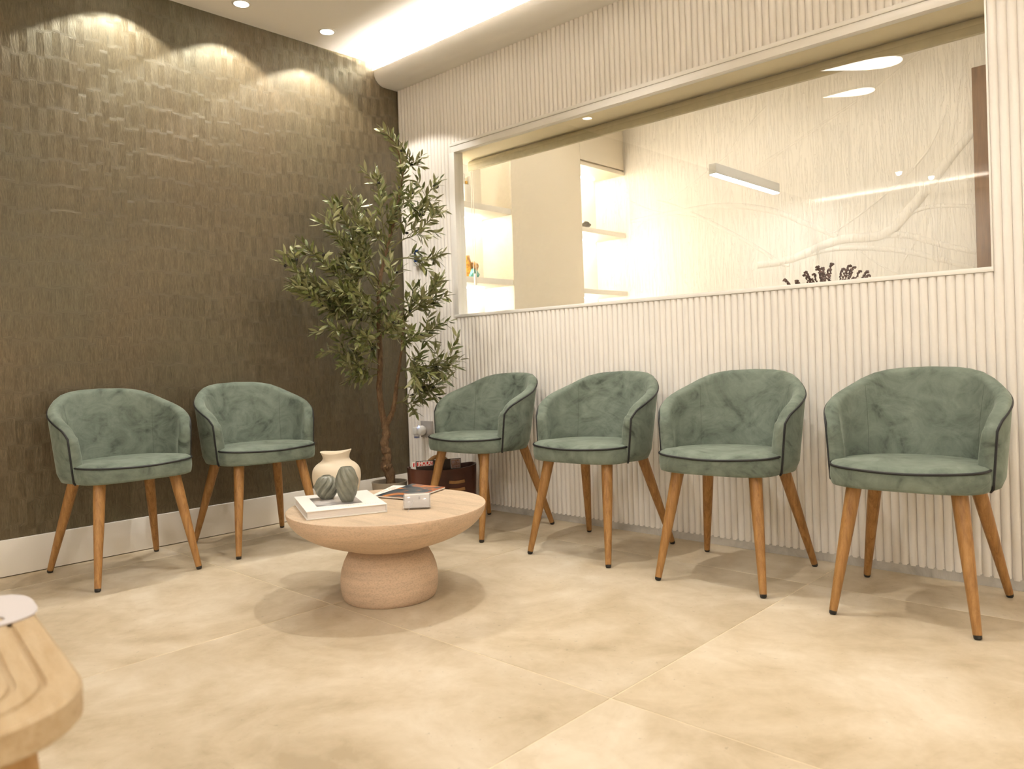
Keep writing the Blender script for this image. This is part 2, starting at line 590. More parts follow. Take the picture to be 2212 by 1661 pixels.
M['grey_print'] = plain('grey_print', (0.42, 0.40, 0.38), 0.6, 0.3, var=0.01)
M['orange_print'] = plain('orange_print', (0.62, 0.12, 0.02), 0.4, 0.4, var=0.1)
M['seam'] = plain('seam_thread', (0.085, 0.105, 0.080), 0.9, 0.1)
M['stem'] = plain('green_stem', (0.15, 0.14, 0.05), 0.7, 0.3, var=0.2)
M['heather'] = plain('dried_flower', (0.17, 0.105, 0.095), 0.8, 0.2, var=0.4, scale=90)
M['turquoise'] = plain('turquoise_mineral', (0.12, 0.40, 0.34), 0.4, 0.5, var=0.3, scale=60)
M['ochre'] = plain('ochre_mineral', (0.42, 0.20, 0.03), 0.35, 0.6, var=0.5, scale=60, bump=0.5)
M['stone'] = plain('dark_stone', (0.055, 0.045, 0.035), 0.4, 0.5, var=0.4)
M['cabinet'] = plain('cream_lacquer', (0.74, 0.66, 0.53), 0.45, 0.4, var=0.01)
M['white_shelf'] = plain('white_shelf', (0.84, 0.79, 0.70), 0.5, 0.4, var=0.01)
M['cord'] = plain('white_cord', (0.80, 0.74, 0.62), 0.5, 0.4)
M['blue_liquid'] = plain('blue_liquid', (0.04, 0.09, 0.35), 0.15, 0.5)
M['soffit'] = plain('soffit_warm_lit', (0.80, 0.70, 0.50), 0.6, 0.3, var=0.01)  # yellow of the warm light from below is put into this colour

# ------------------------------------------------------------------ room shell
XR, YB = 5.8, -6.5     # far right and rear walls of the waiting room
WT = 0.065              # thickness of the window wall
st = 'structure'
# floor: slab of grout with big square tiles
fl = box('floor', -0.2, XR + 0.2, YB - 0.2, 0.2, -0.10, -0.0012, M['grout'])
tag(fl, 'beige stone tiled floor of the waiting room', kind=st)
tme = {}


def tile_mesh(w, d):
    k = (round(w, 4), round(d, 4))
    if k not in tme:
        bm = bmesh.new(); bm_box(bm, -w / 2, w / 2, -d / 2, d / 2, -0.008, 0.0, bevel=0.0008, seg=1)
        me = mesh('tile', bm=bm); me.materials.append(M['tile']); tme[k] = me
    return tme[k]


xs = [0.0] + [0.232 + 1.2 * k for k in range(6) if 0.232 + 1.2 * k < XR] + [XR]
ys = [0.004] + [-0.331 - 1.2 * k for k in range(7) if -0.331 - 1.2 * k > YB] + [YB]
g = 0.0019
for i in range(len(xs) - 1):
    for j in range(len(ys) - 1):
        w, d = xs[i + 1] - xs[i] - 2 * g, ys[j] - ys[j + 1] - 2 * g
        link('tile', tile_mesh(w, d), None, fl, ((xs[i] + xs[i + 1]) / 2, (ys[j] + ys[j + 1]) / 2, 0))

tag(box('ceiling', -0.2, XR + 0.2, YB - 0.2, 0.012, H_CEIL, H_CEIL + 0.1, M['ceiling']), 'white plaster ceiling', kind=st)
tag(box('wall_left', -0.12, 0.0, YB - 0.2, 0.012 + WT, 0, H_CEIL, M['wallpaper']), 'dark olive brown woven wallpaper wall', kind=st)
tag(box('wall_rear', -0.12, XR, YB - 0.12, YB, 0, H_CEIL, M['white_paint']), 'white painted rear wall', kind=st)
tag(box('wall_far_side', XR, XR + 0.12, YB - 0.12, 0.2, 0, H_CEIL, M['white_paint']), 'white painted side wall', kind=st)
bb = box('baseboard_left', 0.0, 0.014, YB, -0.004, 0.0035, 0.1543, M['frame'], bevel=0.002)
tag(bb, 'white skirting board under the dark wallpaper', kind=st)

# fluted window wall
WX0, WX1, WZ0, WZ1 = 0.463, 3.170, 1.088, 2.092
bm = bmesh.new()
yb0, yb1 = 0.012, 0.012 + WT
bm_box(bm, 0.0, XR, yb0, yb1, -0.05, WZ0 - 0.0)
bm_box(bm, 0.0, XR, yb0, yb1, WZ1, H_CEIL + 0.3)
bm_box(bm, 0.0, WX0, yb0, yb1, WZ0, WZ1)
bm_box(bm, WX1, XR, yb0, yb1, WZ0, WZ1)
wr = link('wall_right', mesh('wall_right', bm=bm), M['flute'])
tag(wr, 'white fluted panel wall around the interior window', kind=st)
PITCH = 0.0296
ZF0, ZLEDGE = 0.0327, 2.514


def flute_mesh(L):
    n = 8; vs, fs = [], []
    for z in (0, L):
        for k in range(n + 1):
            a = PI * k / n
            vs.append((-math.cos(a) * (PITCH / 2 - 0.0003), -math.sin(a) * 0.0118, z))
    for k in range(n):
        fs.append((k, k + 1, n + 1 + k + 1, n + 1 + k))
    fs.append(tuple(range(n, -1, -1))); fs.append(tuple(range(n + 1, 2 * n + 2)))
    me = mesh('flute', (vs, fs), sm=50); me.materials.append(M['flute'])
    return me


F_full, F_low, F_top = flute_mesh(ZLEDGE + 0.01 - ZF0), flute_mesh(WZ0 - 0.002 - ZF0), flute_mesh(ZLEDGE + 0.01 - WZ1)
x = PITCH / 2 + 0.001
while x < 4.7:
    if x < WX0 or x > WX1:
        link('flute', F_full, None, wr, (x, yb0, ZF0))
    else:
        link('flute', F_low, None, wr, (x, yb0, ZF0))
        link('flute', F_top, None, wr, (x, yb0, WZ1))
    x += PITCH
tag(box('baseboard_right', 0.014, XR, 0.003, yb0, 0.0, ZF0 + 0.004, M['marble']), 'low grey marble skirting under the flutes', kind=st)

# interior window: frame, sill, pane
win = empty('window_1', ((WX0 + WX1) / 2, 0.1, WZ0))
tag(win, 'long interior window in the fluted wall', kind=st)


def wbox(name, *a, m=None, bevel=0.0, par=None):
    o = box(name, *a, m or M['frame'], None, bevel)
    o.parent = par or win
    o.matrix_parent_inverse = Matrix.Translation(-Vector((par or win).location))
    return o


wbox('head_trim', WX0, WX1, -0.001, yb0 + 0.02, 2.0745, WZ1, bevel=0.001)
wbox('frame_head', WX0, WX1, 0.003, 0.040, 2.038, 2.0735, bevel=0.0015)
wbox('head_soffit', WX0 - 0.15, WX1 + 0.15, 0.040, 0.285, 2.046, 2.0745, m=M['soffit'])
wbox('frame_jamb', WX0, 0.500, -0.001, 0.040, WZ0 + 0.016, 2.0375, bevel=0.001)
wbox('frame_jamb', WX1 - 0.006, WX1, -0.001, 0.040, WZ0 + 0.016, 2.0375, bevel=0.001)
wbox('reveal', WX0, 0.492, 0.040, yb1, WZ0 + 0.016, 2.0455)
wbox('reveal', WX1 - 0.004, WX1, 0.040, yb1, WZ0 + 0.016, 2.0455)
wbox('sill', WX0, WX1, -0.002, yb1 + 0.02, WZ0 - 0.001, WZ0 + 0.016, bevel=0.0015)
wbox('pane', 0.500, WX1 - 0.006, 0.018, 0.026, WZ0 + 0.016, 2.038, m=M['glass'])

# cove ledge (rounded bulkhead with light trough)
prof = [(0.012, ZLEDGE), (-0.085, ZLEDGE)]
for k in range(1, 13):
    a = PI / 2 * k / 12
    prof.append((-0.089 - 0.082 * math.sin(a), 2.596 - 0.082 * math.cos(a)))
prof += [(-0.171, 2.600), (-0.161, 2.600), (-0.152, 2.586), (0.012, 2.586)]


def ledge(name, x0, x1, lab):
    n = len(prof)
    vs = [(x0, y, z) for y, z in prof] + [(x1, y, z) for y, z in prof]
    fs = [(k, (k + 1) % n, n + (k + 1) % n, n + k) for k in range(n)] + [tuple(range(n)), tuple(range(2 * n - 1, n - 1, -1))]
    bm = bmesh.new()
    V = [bm.verts.new(v) for v in vs]
    for f in fs: bm.faces.new([V[i] for i in f])
    o = link(name, mesh(name, bm=bm, sm=35), M['white_paint'])
    return tag(o, lab, kind=st)


ledge('trim_1', 0.0, XR, 'rounded white cove ledge hiding a strip light')
led = box('cove_light_strip', 0.02, XR - 0.02, -0.060, -0.048, 2.5865, 2.5900, M['cove'])
tag(led, 'warm light strip hidden on top of the rounded cove ledge', 'light strip')

# rear cove ledge seen only in the glass
rl = ledge('trim_2', 0.0, XR, 'rounded white cove ledge on the rear wall')
rl.rotation_euler = (0, 0, PI); rl.location = (XR, YB + 0.012, 0)
led2 = box('cove_light_strip', 0.02, XR - 0.02, YB + 0.060, YB + 0.072, 2.5865, 2.5900, M['cove_rear'])
tag(led2, 'warm light strip on the cove ledge of the rear wall', 'light strip')
sl = ledge('trim_3', 0.0, 6.1, 'rounded white cove ledge added out of view on the side wall right of the viewer')
sl.rotation_euler = (0, 0, -PI / 2); sl.location = (XR - 0.012, -0.19, 0)
led3 = box('cove_light_strip', XR - 0.072, XR - 0.060, -6.2, -0.22, 2.5865, 2.5900, M['cove_rear'])  # side ledge and strip are added out of view as extra ambient light
tag(led3, 'warm light strip added to brighten the room from the unseen side wall', 'light strip')

# ------------------------------------------------------------------ recessed downlights
ring_me = mesh('trim_ring', lathe_vf([(0.036, -0.001), (0.036, -0.004), (0.043, -0.0045), (0.046, -0.002), (0.046, 0.0)], 32, cap_bottom=False, cap_top=False), sm=50)
ring_me.materials.append(M['steel'])
lens_me = mesh('lens', lathe_vf([(0.001, -0.0025), (0.037, -0.0025), (0.037, -0.0005), (0.001, -0.0005)], 32), sm=50)
lens_me.materials.append(M['lens'])


def downlight(x, y, label, watts=SPOT_W, z=H_CEIL, size=111, group='recessed ceiling downlights', blend=0.10):
    e = empty('recessed_downlight', (x, y, z))
    tag(e, label, 'downlight', group)
    link('trim_ring', ring_me, None, e); link('lens', lens_me, None, e)
    ld = bpy.data.lights.new('lamp', 'SPOT')
    ld.energy = watts; ld.color = WARM; ld.spot_size = R(size); ld.spot_blend = blend; ld.shadow_soft_size = 0.025
    o = bpy.data.objects.new('lamp', ld); COL.objects.link(o); o.parent = e; o.location = (0, 0, -0.010)
    return e


downlight(0.205, -0.632, 'round recessed downlight nearest the cove ledge over the dark wall')
downlight(0.201, -1.125, 'round recessed downlight at the top edge, second from the cove ledge')
downlight(0.200, -1.640, 'round recessed downlight over the dark wall seen mirrored in the window')
for (xx, yy, lab) in ((1.75, -0.95, 'unseen downlight added in the ceiling above the coffee table'), (2.95, -0.95, 'unseen downlight added in the ceiling above the chair furthest right'),  # unseen lamps added to light the room, besides two mirrored rear ones
                      (4.2, -1.1, 'unseen downlight added in the ceiling beyond the right edge of the window'), (3.0, -3.8, 'unseen fill downlight added in the ceiling just behind the viewer'),
                      (4.7, -3.0, 'unseen fill downlight added in the ceiling right of the viewer'), (1.23, -5.58, 'recessed downlight far behind the viewer mirrored right of the pendant lamp'),
                      (1.40, -6.10, 'recessed downlight nearest the rear wall mirrored beside the walnut door'), (4.2, -5.5, 'unseen downlight added in the rear right part of the ceiling')):
    downlight(xx, yy, lab, watts=ROOM_W * (2.1 if yy < -1.5 else 1.15 if xx > 2.5 else 2.3), size=(165 if yy < -1.5 else 125), blend=(0.5 if yy < -1.5 else 0.25))

# glowing panels added and shaped for the bright reflections in the window


def make_reflection_panel(c, ax, a, b, label):
    ang = math.atan2(ax[1], ax[0])
    n = 40
    e = empty('reflection_panel', (c[0], c[1], H_CEIL), ang)
    tag(e, label, 'ceiling lamp', 'added reflection panels')

    def ringpts(s, z):
        out = []
        for k in range(n):
            t = 2 * PI * k / n
            xx = a * math.cos(t)
            out.append((s * xx, s * b * math.sin(t) * (0.55 + 0.45 * math.cos(t)), z))
        return out
    vs = ringpts(1.0, 0.0) + ringpts(1.0, -0.012) + ringpts(0.95, -0.016)
    fs = []
    for i in range(2):
        for k in range(n):
            fs.append((i * n + k, (i * n + (k + 1) % n), ((i + 1) * n + (k + 1) % n), (i + 1) * n + k))
    link('rim', mesh('rim', (vs, fs), sm=50), M['steel'], e)
    vs = ringpts(0.95, -0.0162)
    link('diffuser', mesh('diffuser', (vs, [tuple(range(n - 1, -1, -1))])), M['oval'], e)


make_reflection_panel((2.06, -2.06), (0.42, -0.2), 0.25, 0.17, 'larger teardrop glow panel added for the bright reflection high in the window')
make_reflection_panel((1.80, -2.56), (0.30, -0.10), 0.18, 0.13, 'smaller teardrop glow panel added for the lower bright reflection in the window')

# ------------------------------------------------------------------ room behind the glass
OY, OX1, OH = 2.0, 3.6, 2.80
y0 = yb1
tag(box('floor_office', -0.12, OX1 + 0.1, y0, OY + 0.1, -0.10, 0.0, M['tile']), 'floor of the office behind the glass', kind=st)
tag(box('ceiling_office', -0.12, OX1 + 0.1, y0, OY + 0.1, OH, OH + 0.08, M['ceiling']), 'ceiling of the office behind the glass', kind=st)
wb = box('wall_office_back', -0.12, OX1 + 0.1, OY, OY + 0.1, 0, OH, M['relief'])
tag(wb, 'cream wall with embossed branch wallpaper behind the glass', kind=st)
tag(box('wall_office_left', -0.12, 0.0, y0, OY, 0, OH, M['white_paint']), 'left wall of the office', kind=st)
tag(box('wall_office_right', OX1, OX1 + 0.1, y0, OY, 0, OH, M['white_paint']), 'right wall of the office', kind=st)
BR_RELIEF = [
(0.03, [(1.37, 1.425), (1.598, 1.439), (1.911, 1.526), (2.198, 1.53), (2.342, 1.654), (2.449, 1.772), (2.574, 1.926), (2.693, 2.054)]),
(0.018, [(1.911, 1.526), (2.086, 1.522), (2.306, 1.51), (2.511, 1.428), (2.69, 1.362)]),
(0.02, [(0.34, 1.872), (0.746, 1.884), (1.129, 1.873), (1.477, 1.786), (1.732, 1.654), (1.912, 1.55)]),
(0.014, [(0.586, 1.993), (0.747, 1.925), (1.051, 1.756), (1.333, 1.573), (1.545, 1.419), (1.596, 1.401)]),
(0.016, [(1.545, 1.419), (1.85, 1.473), (2.084, 1.457), (2.303, 1.413), (2.509, 1.339), (2.69, 1.265)]),
(0.012, [(2.309, 1.624), (2.466, 1.657), (2.69, 1.626)]),
(0.008, [(1.378, 2.1), (1.621, 2.191), (1.994, 2.34), (2.224, 2.459), (2.522, 2.634)]),
(0.006, [(1.404, 2.069), (1.75, 2.251), (2.111, 2.406), (2.387, 2.54)]),
(0.007, [(1.852, 1.558), (2.091, 1.692), (2.315, 1.852), (2.455, 1.995), (2.551, 2.185)]),
(0.006, [(1.139, 2.172), (1.289, 2.353), (1.472, 2.492)]),
(0.005, [(2.038, 1.45), (2.171, 1.341), (2.278, 1.272)]),
(0.006, [(2.401, 1.509), (2.335, 1.404), (2.268, 1.296)]),
(0.01, [(0.34, 2.03), (0.583, 1.908), (1.052, 1.783)]),
(0.006, [(0.34, 1.76), (0.498, 1.878), (0.91, 2.079), (1.214, 2.237)]),
(0.005, [(0.921, 1.5), (1.021, 1.76), (1.252, 2.097)]),
(0.005, [(2.109, 2.336), (2.182, 2.528), (2.218, 2.634)]),
(0.005, [(2.608, 2.127), (2.634, 2.361), (2.69, 2.517)]),
(0.005, [(1.7, 2.262), (1.757, 2.472), (1.751, 2.683)])]
for r_, pts in BR_RELIEF:
    pp = smooth_path([(a, 0, b) for a, b in pts], 6)
    n = len(pp)
    rr = [max(0.003, r_ * (0.75 + 0.25 * math.sin(3.1 * k / n))) for k in range(n)]
    vs, fs = tube_vf(pp, rr, 8)
    vs = [(v[0], OY - 0.0005 + v[1] * 0.24, v[2]) for v in vs]
    link('embossed_branch', mesh('embossed_branch', (vs, fs), sm=60), M['relief'], wb)
dr = empty('door_1', (3.14, OY - 0.02, 0))
tag(dr, 'walnut door in the embossed wall behind the glass', kind=st)
box('door_leaf', -0.44, 0.44, -0.02, 0.02, 0.0, 2.40, M['walnut'], dr, 0.003)
box('handle', -0.38, -0.26, -0.06, -0.045, 1.0, 1.02, M['steel'], dr, 0.003)
box('handle_rose', -0.39, -0.35, -0.05, -0.0205, 0.99, 1.03, M['steel'], dr, 0.003)

# built-in shelving on the left office wall
XS = 0.30
shu = empty('shelving_unit', (0.15, 1.1, 0))
tag(shu, 'cream built-in shelving with lit niches and a tall cupboard behind the glass', 'shelving')


def sbox(name, *a, m=None, bevel=0.0, par=None):
    o = box(name, *a, m or M['white_shelf'], None, bevel)
    p_ = par or shu
    o.parent = p_
    o.matrix_parent_inverse = Matrix.Translation(-Vector(shu.location))
    return o


sbox('back_panel', 0.001, 0.012, y0 + 0.002, OY - 0.002, 0.0, 2.75)
sbox('side_panel', 0.012, XS, y0 + 0.002, y0 + 0.020, 0.0, 2.75)
sbox('cupboard', 0.012, XS - 0.02, 0.70, 1.435, 0.0, 2.75, m=M['cabinet'])
sbox('cupboard_door', XS - 0.019, XS, 0.692, 1.443, 0.02, 2.75, m=M['cabinet'], bevel=0.0015)
sbox('upper_cupboard', 0.012, XS - 0.02, 1.444, OY - 0.003, 2.262, 2.75, m=M['cabinet'])
sbox('upper_cupboard_door', XS - 0.019, XS, 1.446, OY - 0.006, 2.275, 2.75, m=M['cabinet'], bevel=0.0015)
sbox('upper_cupboard_base', 0.012, XS, 1.444, OY - 0.003, 2.236, 2.261, m=M['cabinet'])
for z in (1.786, 1.320, 0.86, 0.42):
    sbox('shelf', 0.013, XS - 0.004, y0 + 0.021, 0.690, z, z + 0.038, bevel=0.001)
for z in (1.750, 1.297, 0.84, 0.40):
    sbox('shelf', 0.013, XS - 0.004, 1.446, OY - 0.004, z, z + 0.036, bevel=0.001)
for (ya, zs) in ((y0 + 0.021, (0.90, 1.36, 1.83)), (1.447, (0.88, 1.335, 1.79))):
    for z in zs:
        sbox('led_strip', 0.235, 0.245, ya, ya + 0.006, z, z + 0.40, m=M['shelf_led'])
for z, yy in ((1.7855, 0.45), (1.3195, 0.45), (1.7495, 1.72), (1.2965, 1.72), (2.2355, 1.72), (2.72, 0.45)):
    sbox('led_strip', 0.05, 0.06, yy - 0.2, yy + 0.2, z - 0.006, z, m=M['shelf_led'])

# figurine, mineral, stone on the shelves
fg = empty('figurine', (0.235, 0.335, 1.824))
tag(fg, 'small pale stone figurine with gold bead on the upper left lit shelf', 'figurine')
box('body', -0.03, 0.03, -0.035, 0.035, 0, 0.12, M['white_shelf'], fg, 0.012)
box('pillar', -0.02, 0.02, -0.036, -0.014, 0.11, 0.185, M['white_shelf'], fg, 0.008)
box('pillar', -0.02, 0.02, 0.012, 0.036, 0.11, 0.175, M['white_shelf'], fg, 0.008)
link('bead', mesh('bead', lathe_vf([(0.002, 0), (0.008, 0.003), (0.011, 0.011), (0.008, 0.019), (0.002, 0.022)], 16), sm=60), M['gold'], fg, (0.012, 0.0, 0.12))


def rock(name, m, parent, loc, size, seed, flat=False):
    rnd = random.Random(seed)
    bm = bmesh.new()
    bmesh.ops.create_icosphere(bm, subdivisions=3, radius=1.0)
    ph = [(Vector((rnd.gauss(0, 1), rnd.gauss(0, 1), rnd.gauss(0, 1))).normalized(), rnd.uniform(0.55, 0.95)) for _ in range(14)]
    for v in bm.verts:
        d = v.co.normalized(); r_ = 1.0
        for n_, c_ in ph:
            q = d.dot(n_)
            if q > 0: r_ = min(r_, c_ / max(q, 1e-3))
        v.co = d * r_
        v.co.x *= size[0]; v.co.y *= size[1]; v.co.z = max(v.co.z * size[2] + size[2] * 0.8, 0.0)
    return link(name, mesh(name, bm=bm, sm=25), m, parent, loc)


mn = empty('mineral', (0.235, 0.365, 1.3585))
tag(mn, 'gold and turquoise mineral specimen on the lower left lit shelf', 'mineral')
rock('turquoise_base', M['turquoise'], mn, (0, 0.01, 0), (0.05, 0.058, 0.035), 3)
rock('gold_crystal', M['ochre'], mn, (-0.005, -0.028, 0.0), (0.035, 0.035, 0.095), 5)
rock('gold_crystal', M['ochre'], mn, (0.005, 0.025, 0.03), (0.03, 0.035, 0.05), 8)
rk = rock('dark_stone_ornament', M['stone'], None, (0.22, 1.56, 1.7865), (0.05, 0.075, 0.036), 11)
tag(rk, 'dark rounded stone ornament on the right lit shelf', 'stone')

# roller blind with cords
bl = empty('roller_blind', (1.83, 0.235, 1.98))
tag(bl, 'rolled up beige roller blind across the top of the interior window', 'blind')
vs, fs = tube_vf([(-1.43, 0, 0.033), (1.32, 0, 0.033)], 0.030, 20)
link('fabric_roll', mesh('fabric_roll', (vs, fs), sm=60), M['blind'], bl)
box('bottom_bar', -1.43, 1.32, -0.033, -0.020, -0.004, 0.030, M['blind'], bl, 0.003)
for xx in (-1.425, -1.405):
    tube('cord', [(xx, -0.012, 0.03), (xx, -0.012, -0.62)], 0.0018, M['cord'], bl, 6)
box('cord_weight', -1.420, -1.405, -0.02, -0.005, -0.69, -0.62, M['cord'], bl, 0.004)

# linear pendant
pn = empty('linear_pendant', (1.65, 1.30, 1.83))
tag(pn, 'white linear pendant lamp with cool light hanging behind the glass', 'pendant lamp')
box('housing', -0.022, 0.022, -0.41, 0.41, 0.004, 0.062, M['plastic_white'], pn, 0.001)
box('diffuser', -0.019, 0.019, -0.405, 0.405, 0.0, 0.0038, M['linear'], pn)
for yy in (-0.33, 0.33):
    tube('wire', [(0, yy, 0.062), (0, yy, OH - 1.83)], 0.0008, M['steel'], pn, 5)

# desk with dried heather behind the sill
dk = empty('office_desk', (2.2, 0.75, 0))
tag(dk, 'office desk behind the window wall, below the sill', 'desk')
box('desk_top', -0.7, 0.7, -0.35, 0.35, 0.72, 0.75, M['white_shelf'], dk, 0.002)
for sx in (-1, 1):
    for sy in (-1, 1):
        box('leg', sx * 0.66 - 0.02, sx * 0.66 + 0.02, sy * 0.31 - 0.02, sy * 0.31 + 0.02, 0, 0.7199, M['steel'], dk, 0.002)
ht = empty('dried_heather', (2.375, 0.60, 0.7503))
tag(ht, 'bunch of dried brown heather showing just above the window sill', 'dried flowers')
link('vase', mesh('vase', lathe_vf([(0.05, 0), (0.07, 0.02), (0.075, 0.10), (0.05, 0.19), (0.045, 0.21), (0.040, 0.21), (0.045, 0.18), (0.05, 0.03)], 28, cap_top=True), sm=50), M['celadon'], ht)
rnd = random.Random(21)
for k in range(27):
    t = -1 + 2 * k / 26
    spread = 0.17 * t + rnd.uniform(-0.03, 0.03)
    top = 0.455 - 0.05 * abs(t) + rnd.uniform(-0.025, 0.03)
    dpt = rnd.uniform(-0.05, 0.05)
    pts = [Vector((0, 0, 0.05)), Vector((spread * 0.25, dpt * 0.4, 0.25)), Vector((spread * 0.75, dpt, top - 0.08)), Vector((spread * 1.02, dpt, top)), Vector((spread * 1.02 + 0.012 * (1 if t > 0 else -1), dpt, top + 0.004))]
    pp = smooth_path(pts, 7)
    vs, fs = tube_vf(pp, 0.0016, 5)
    for i, p in enumerate(pp):
        if p.z < 0.29 or i == len(pp) - 1: continue
        for q in range(3):
            d = Vector((rnd.gauss(0, 1), rnd.gauss(0, 1), rnd.gauss(0, .4))).normalized() * 0.0055
            o_ = p.lerp(pp[i + 1], q / 3.0) + d * 0.8
            b0 = len(vs); s_ = 0.0038
            vs += [tuple(o_ + Vector(v) * s_) for v in ((1, 0, 0), (-1, 0, 0), (0, 1, 0), (0, -1, 0), (0, 0, 1.3), (0, 0, -1.3))]
            fs += [tuple(b0 + i_ for i_ in f) for f in ((0, 2, 4), (2, 1, 4), (1, 3, 4), (3, 0, 4), (2, 0, 5), (1, 2, 5), (3, 1, 5), (0, 3, 5))]
    link('heather_stem', mesh('heather_stem', (vs, fs)), M['heather'], ht)

# unseen downlights added to brighten the office
for (xx, yy, lab) in ((1.3, 0.95, 'unseen downlight added in the office ceiling near the lit shelving'), (2.6, 0.9, 'unseen downlight added in the office ceiling near the walnut door')):
    downlight(xx, yy, lab, watts=16, z=OH, size=165, blend=0.5, group='added office downlights')

# ------------------------------------------------------------------ tub chairs
ZT = [(0, .768), (20, .765), (30, .760), (40, .750), (50, .733), (60, .713), (70, .697), (80, .683), (90, .668), (98, .653), (103, .642), (107, .629), (110, .612), (111.5, .600)]
TH_M = 111.5


def shell_pt(th, z, inset):
    """point on the shell, th in degrees from the back; inset towards the inside"""
    s = (z - 0.41) / 0.355
    a = 0.252 + 0.028 * s
    b = 0.228 + 0.042 * s
    xc = 0.030 - 0.036 * s
    t = R(th)
    x, y = -b * math.cos(t), a * math.sin(t)
    # outward normal of the ellipse
    nx, ny = -math.cos(t) / b, math.sin(t) / a
    l = math.hypot(nx, ny); nx /= l; ny /= l
    return Vector((xc + x - nx * inset, y - ny * inset, z))


def make_chair():
    e = empty('tub_chair')
    TK = 0.046
    ths = []
    t = -TH_M
    base = [0, 10, 20, 30, 40, 50, 58, 66, 74, 82, 90, 96, 100, 103, 105.5, 107.5, 109.3, 110.5, 111.5]
    ths = [-v for v in reversed(base[1:])] + base
    zb = 0.405

    def section(th, drop=0.0, k=1.0):
        """closed profile: outer bottom -> outer top -> rim -> inner top -> inner bottom"""
        zt = interp(ZT, abs(th)) - drop
        r = TK / 2 * k
        mid = TK / 2
        out = []
        hs = [0, .12, .3, .5, .7, .85, .95]
        top = zt - TK / 2 * 0.9
        for h in hs:
            z = zb + (top - zb) * h
            ins = mid - r + 0.010 * (1 - min(1, h / .12)) * k
            out.append(shell_pt(th, z, ins))
        for q in range(0, 9):
            a = PI * q / 8
            out.append(shell_pt(th, top + r * 0.9 * math.sin(a), mid - r * math.cos(a)))
        for h in (.93, .8, .6, .4, .2, 0):
            z = zb + (top - zb) * h
            bul = 0.007 * math.sin(PI * min(1, max(0, h))) * k
            out.append(shell_pt(th, z, mid + r + bul))
        return out
    secs = []
    # rounded front ends
    for i, th in enumerate(ths):
        secs.append(section(th))

    def endcaps(th, sign):
        res = []
        t_ = (shell_pt(th, 0.55, TK / 2) - shell_pt(th - sign * 1.0, 0.55, TK / 2)).normalized()
        for ph in (25, 50, 70, 85):
            k = math.cos(R(ph)); d = TK / 2 * math.sin(R(ph))
            res.append([p + t_ * d for p in section(th, 0.034 * (1 - math.cos(R(ph))), k)])
        return res
    L = list(reversed(endcaps(-TH_M, -1))); Rr = endcaps(TH_M, 1)
    secs = L + secs + Rr
    n = len(secs[0])
    vs = [tuple(p) for s in secs for p in s]
    fs = []
    for i in range(len(secs) - 1):
        for k in range(n):
            k2 = (k + 1) % n
            fs.append((i * n + k, (i + 1) * n + k, (i + 1) * n + k2, i * n + k2))
    fs.append(tuple(range(n))); fs.append(tuple((len(secs) - 1) * n + k for k in range(n - 1, -1, -1)))
    bm = bmesh.new(); V = [bm.verts.new(v) for v in vs]
    for f in fs: bm.faces.new([V[i] for i in f])
    sh = link('backrest', mesh('backrest', bm=bm, sm=70), M['velvet'], e)
    # black piping along the outer rim and down both front edges
    def pipe_pt(th):
        zt = interp(ZT, abs(th))
        return shell_pt(th, zt - TK / 2 * 0.9 * 0.9, 0.001)
    pts = []
    thl = [-111.5 + 223.0 * k / 96 for k in range(97)]
    down = [.58, .545, .50, .46, .43, .412]
    tl = (shell_pt(TH_M, .5, 0) - shell_pt(TH_M - 1, .5, 0)).normalized()
    for z in reversed(down[1:]): pts.append(shell_pt(-TH_M, z, 0.001) + Vector((tl.x, -tl.y, 0)) * 0.006)
    for th in thl:
        p = pipe_pt(th)
        w = max(0, (abs(th) - 100) / 11.5)
        p += Vector((tl.x, tl.y * (1 if th > 0 else -1), 0)) * 0.006 * w
        pts.append(p)
    for z in down[1:]: pts.append(shell_pt(TH_M, z, 0.001) + tl * 0.006)
    pts = [shell_pt(-TH_M, 0.402, 0.012)] + pts + [shell_pt(TH_M, 0.402, 0.012)]
    tube('piping', pts, 0.0042, M['black'], sh, 8)
    # stitched seams on the inside of the back
    for th in (-52, 52):
        sp = []
        zt = interp(ZT, abs(th))
        for k in range(13):
            h = k / 12
            z = 0.46 + (zt - TK * 0.45 - 0.46) * h
            hh = (z - zb) / (zt - TK * .45 - zb)
            sp.append(shell_pt(th, z, TK + 0.007 * math.sin(PI * min(1, hh)) - 0.0004))
        tube('seam', sp, 0.0011, M['seam'], sh, 5)

    # seat cushion
    def plan(a, s=1.0):
        """a: 0 = front centre, going round; returns local x,y"""
        c, s_ = math.cos(a), math.sin(a)
        p = 3.2 if c > 0 else 2.2
        hx, hy = (0.150, 0.226) if c > 0 else (0.255, 0.226)
        r = (abs(c / hx) ** p + abs(s_ / hy) ** p) ** (-1 / p)
        return Vector((0.085 + r * c * s, r * s_ * s, 0))

    def ztop(a):
        return 0.4645 + 0.0055 * math.cos(2 * a + PI) * (1 if math.cos(a) > 0 else 0.4)
    N = 72
    rings = []
    prof = [(0.955, 0.402, 0), (0.985, 0.404, 0), (1.0, 0.412, 0), (1.012, 0.432, 0), (1.010, 0.450, 0), (1.0, None, -0.002), (0.985, None, 0.003), (0.94, None, 0.008), (0.8, None, 0.013), (0.5, None, 0.016), (0.15, None, 0.017)]
    vs, fs = [], []
    for s, z, dz in prof:
        for k in range(N):
            a = 2 * PI * k / N
            p = plan(a, s)
            w = 1.0 if s > .9 else s
            zz = z if z is not None else 0.464 + (ztop(a) - 0.464) * w + dz
            vs.append((p.x, p.y, zz))
    for i in range(len(prof) - 1):
        for k in range(N):
            k2 = (k + 1) % N
            fs.append((i * N + k, i * N + k2, (i + 1) * N + k2, (i + 1) * N + k))
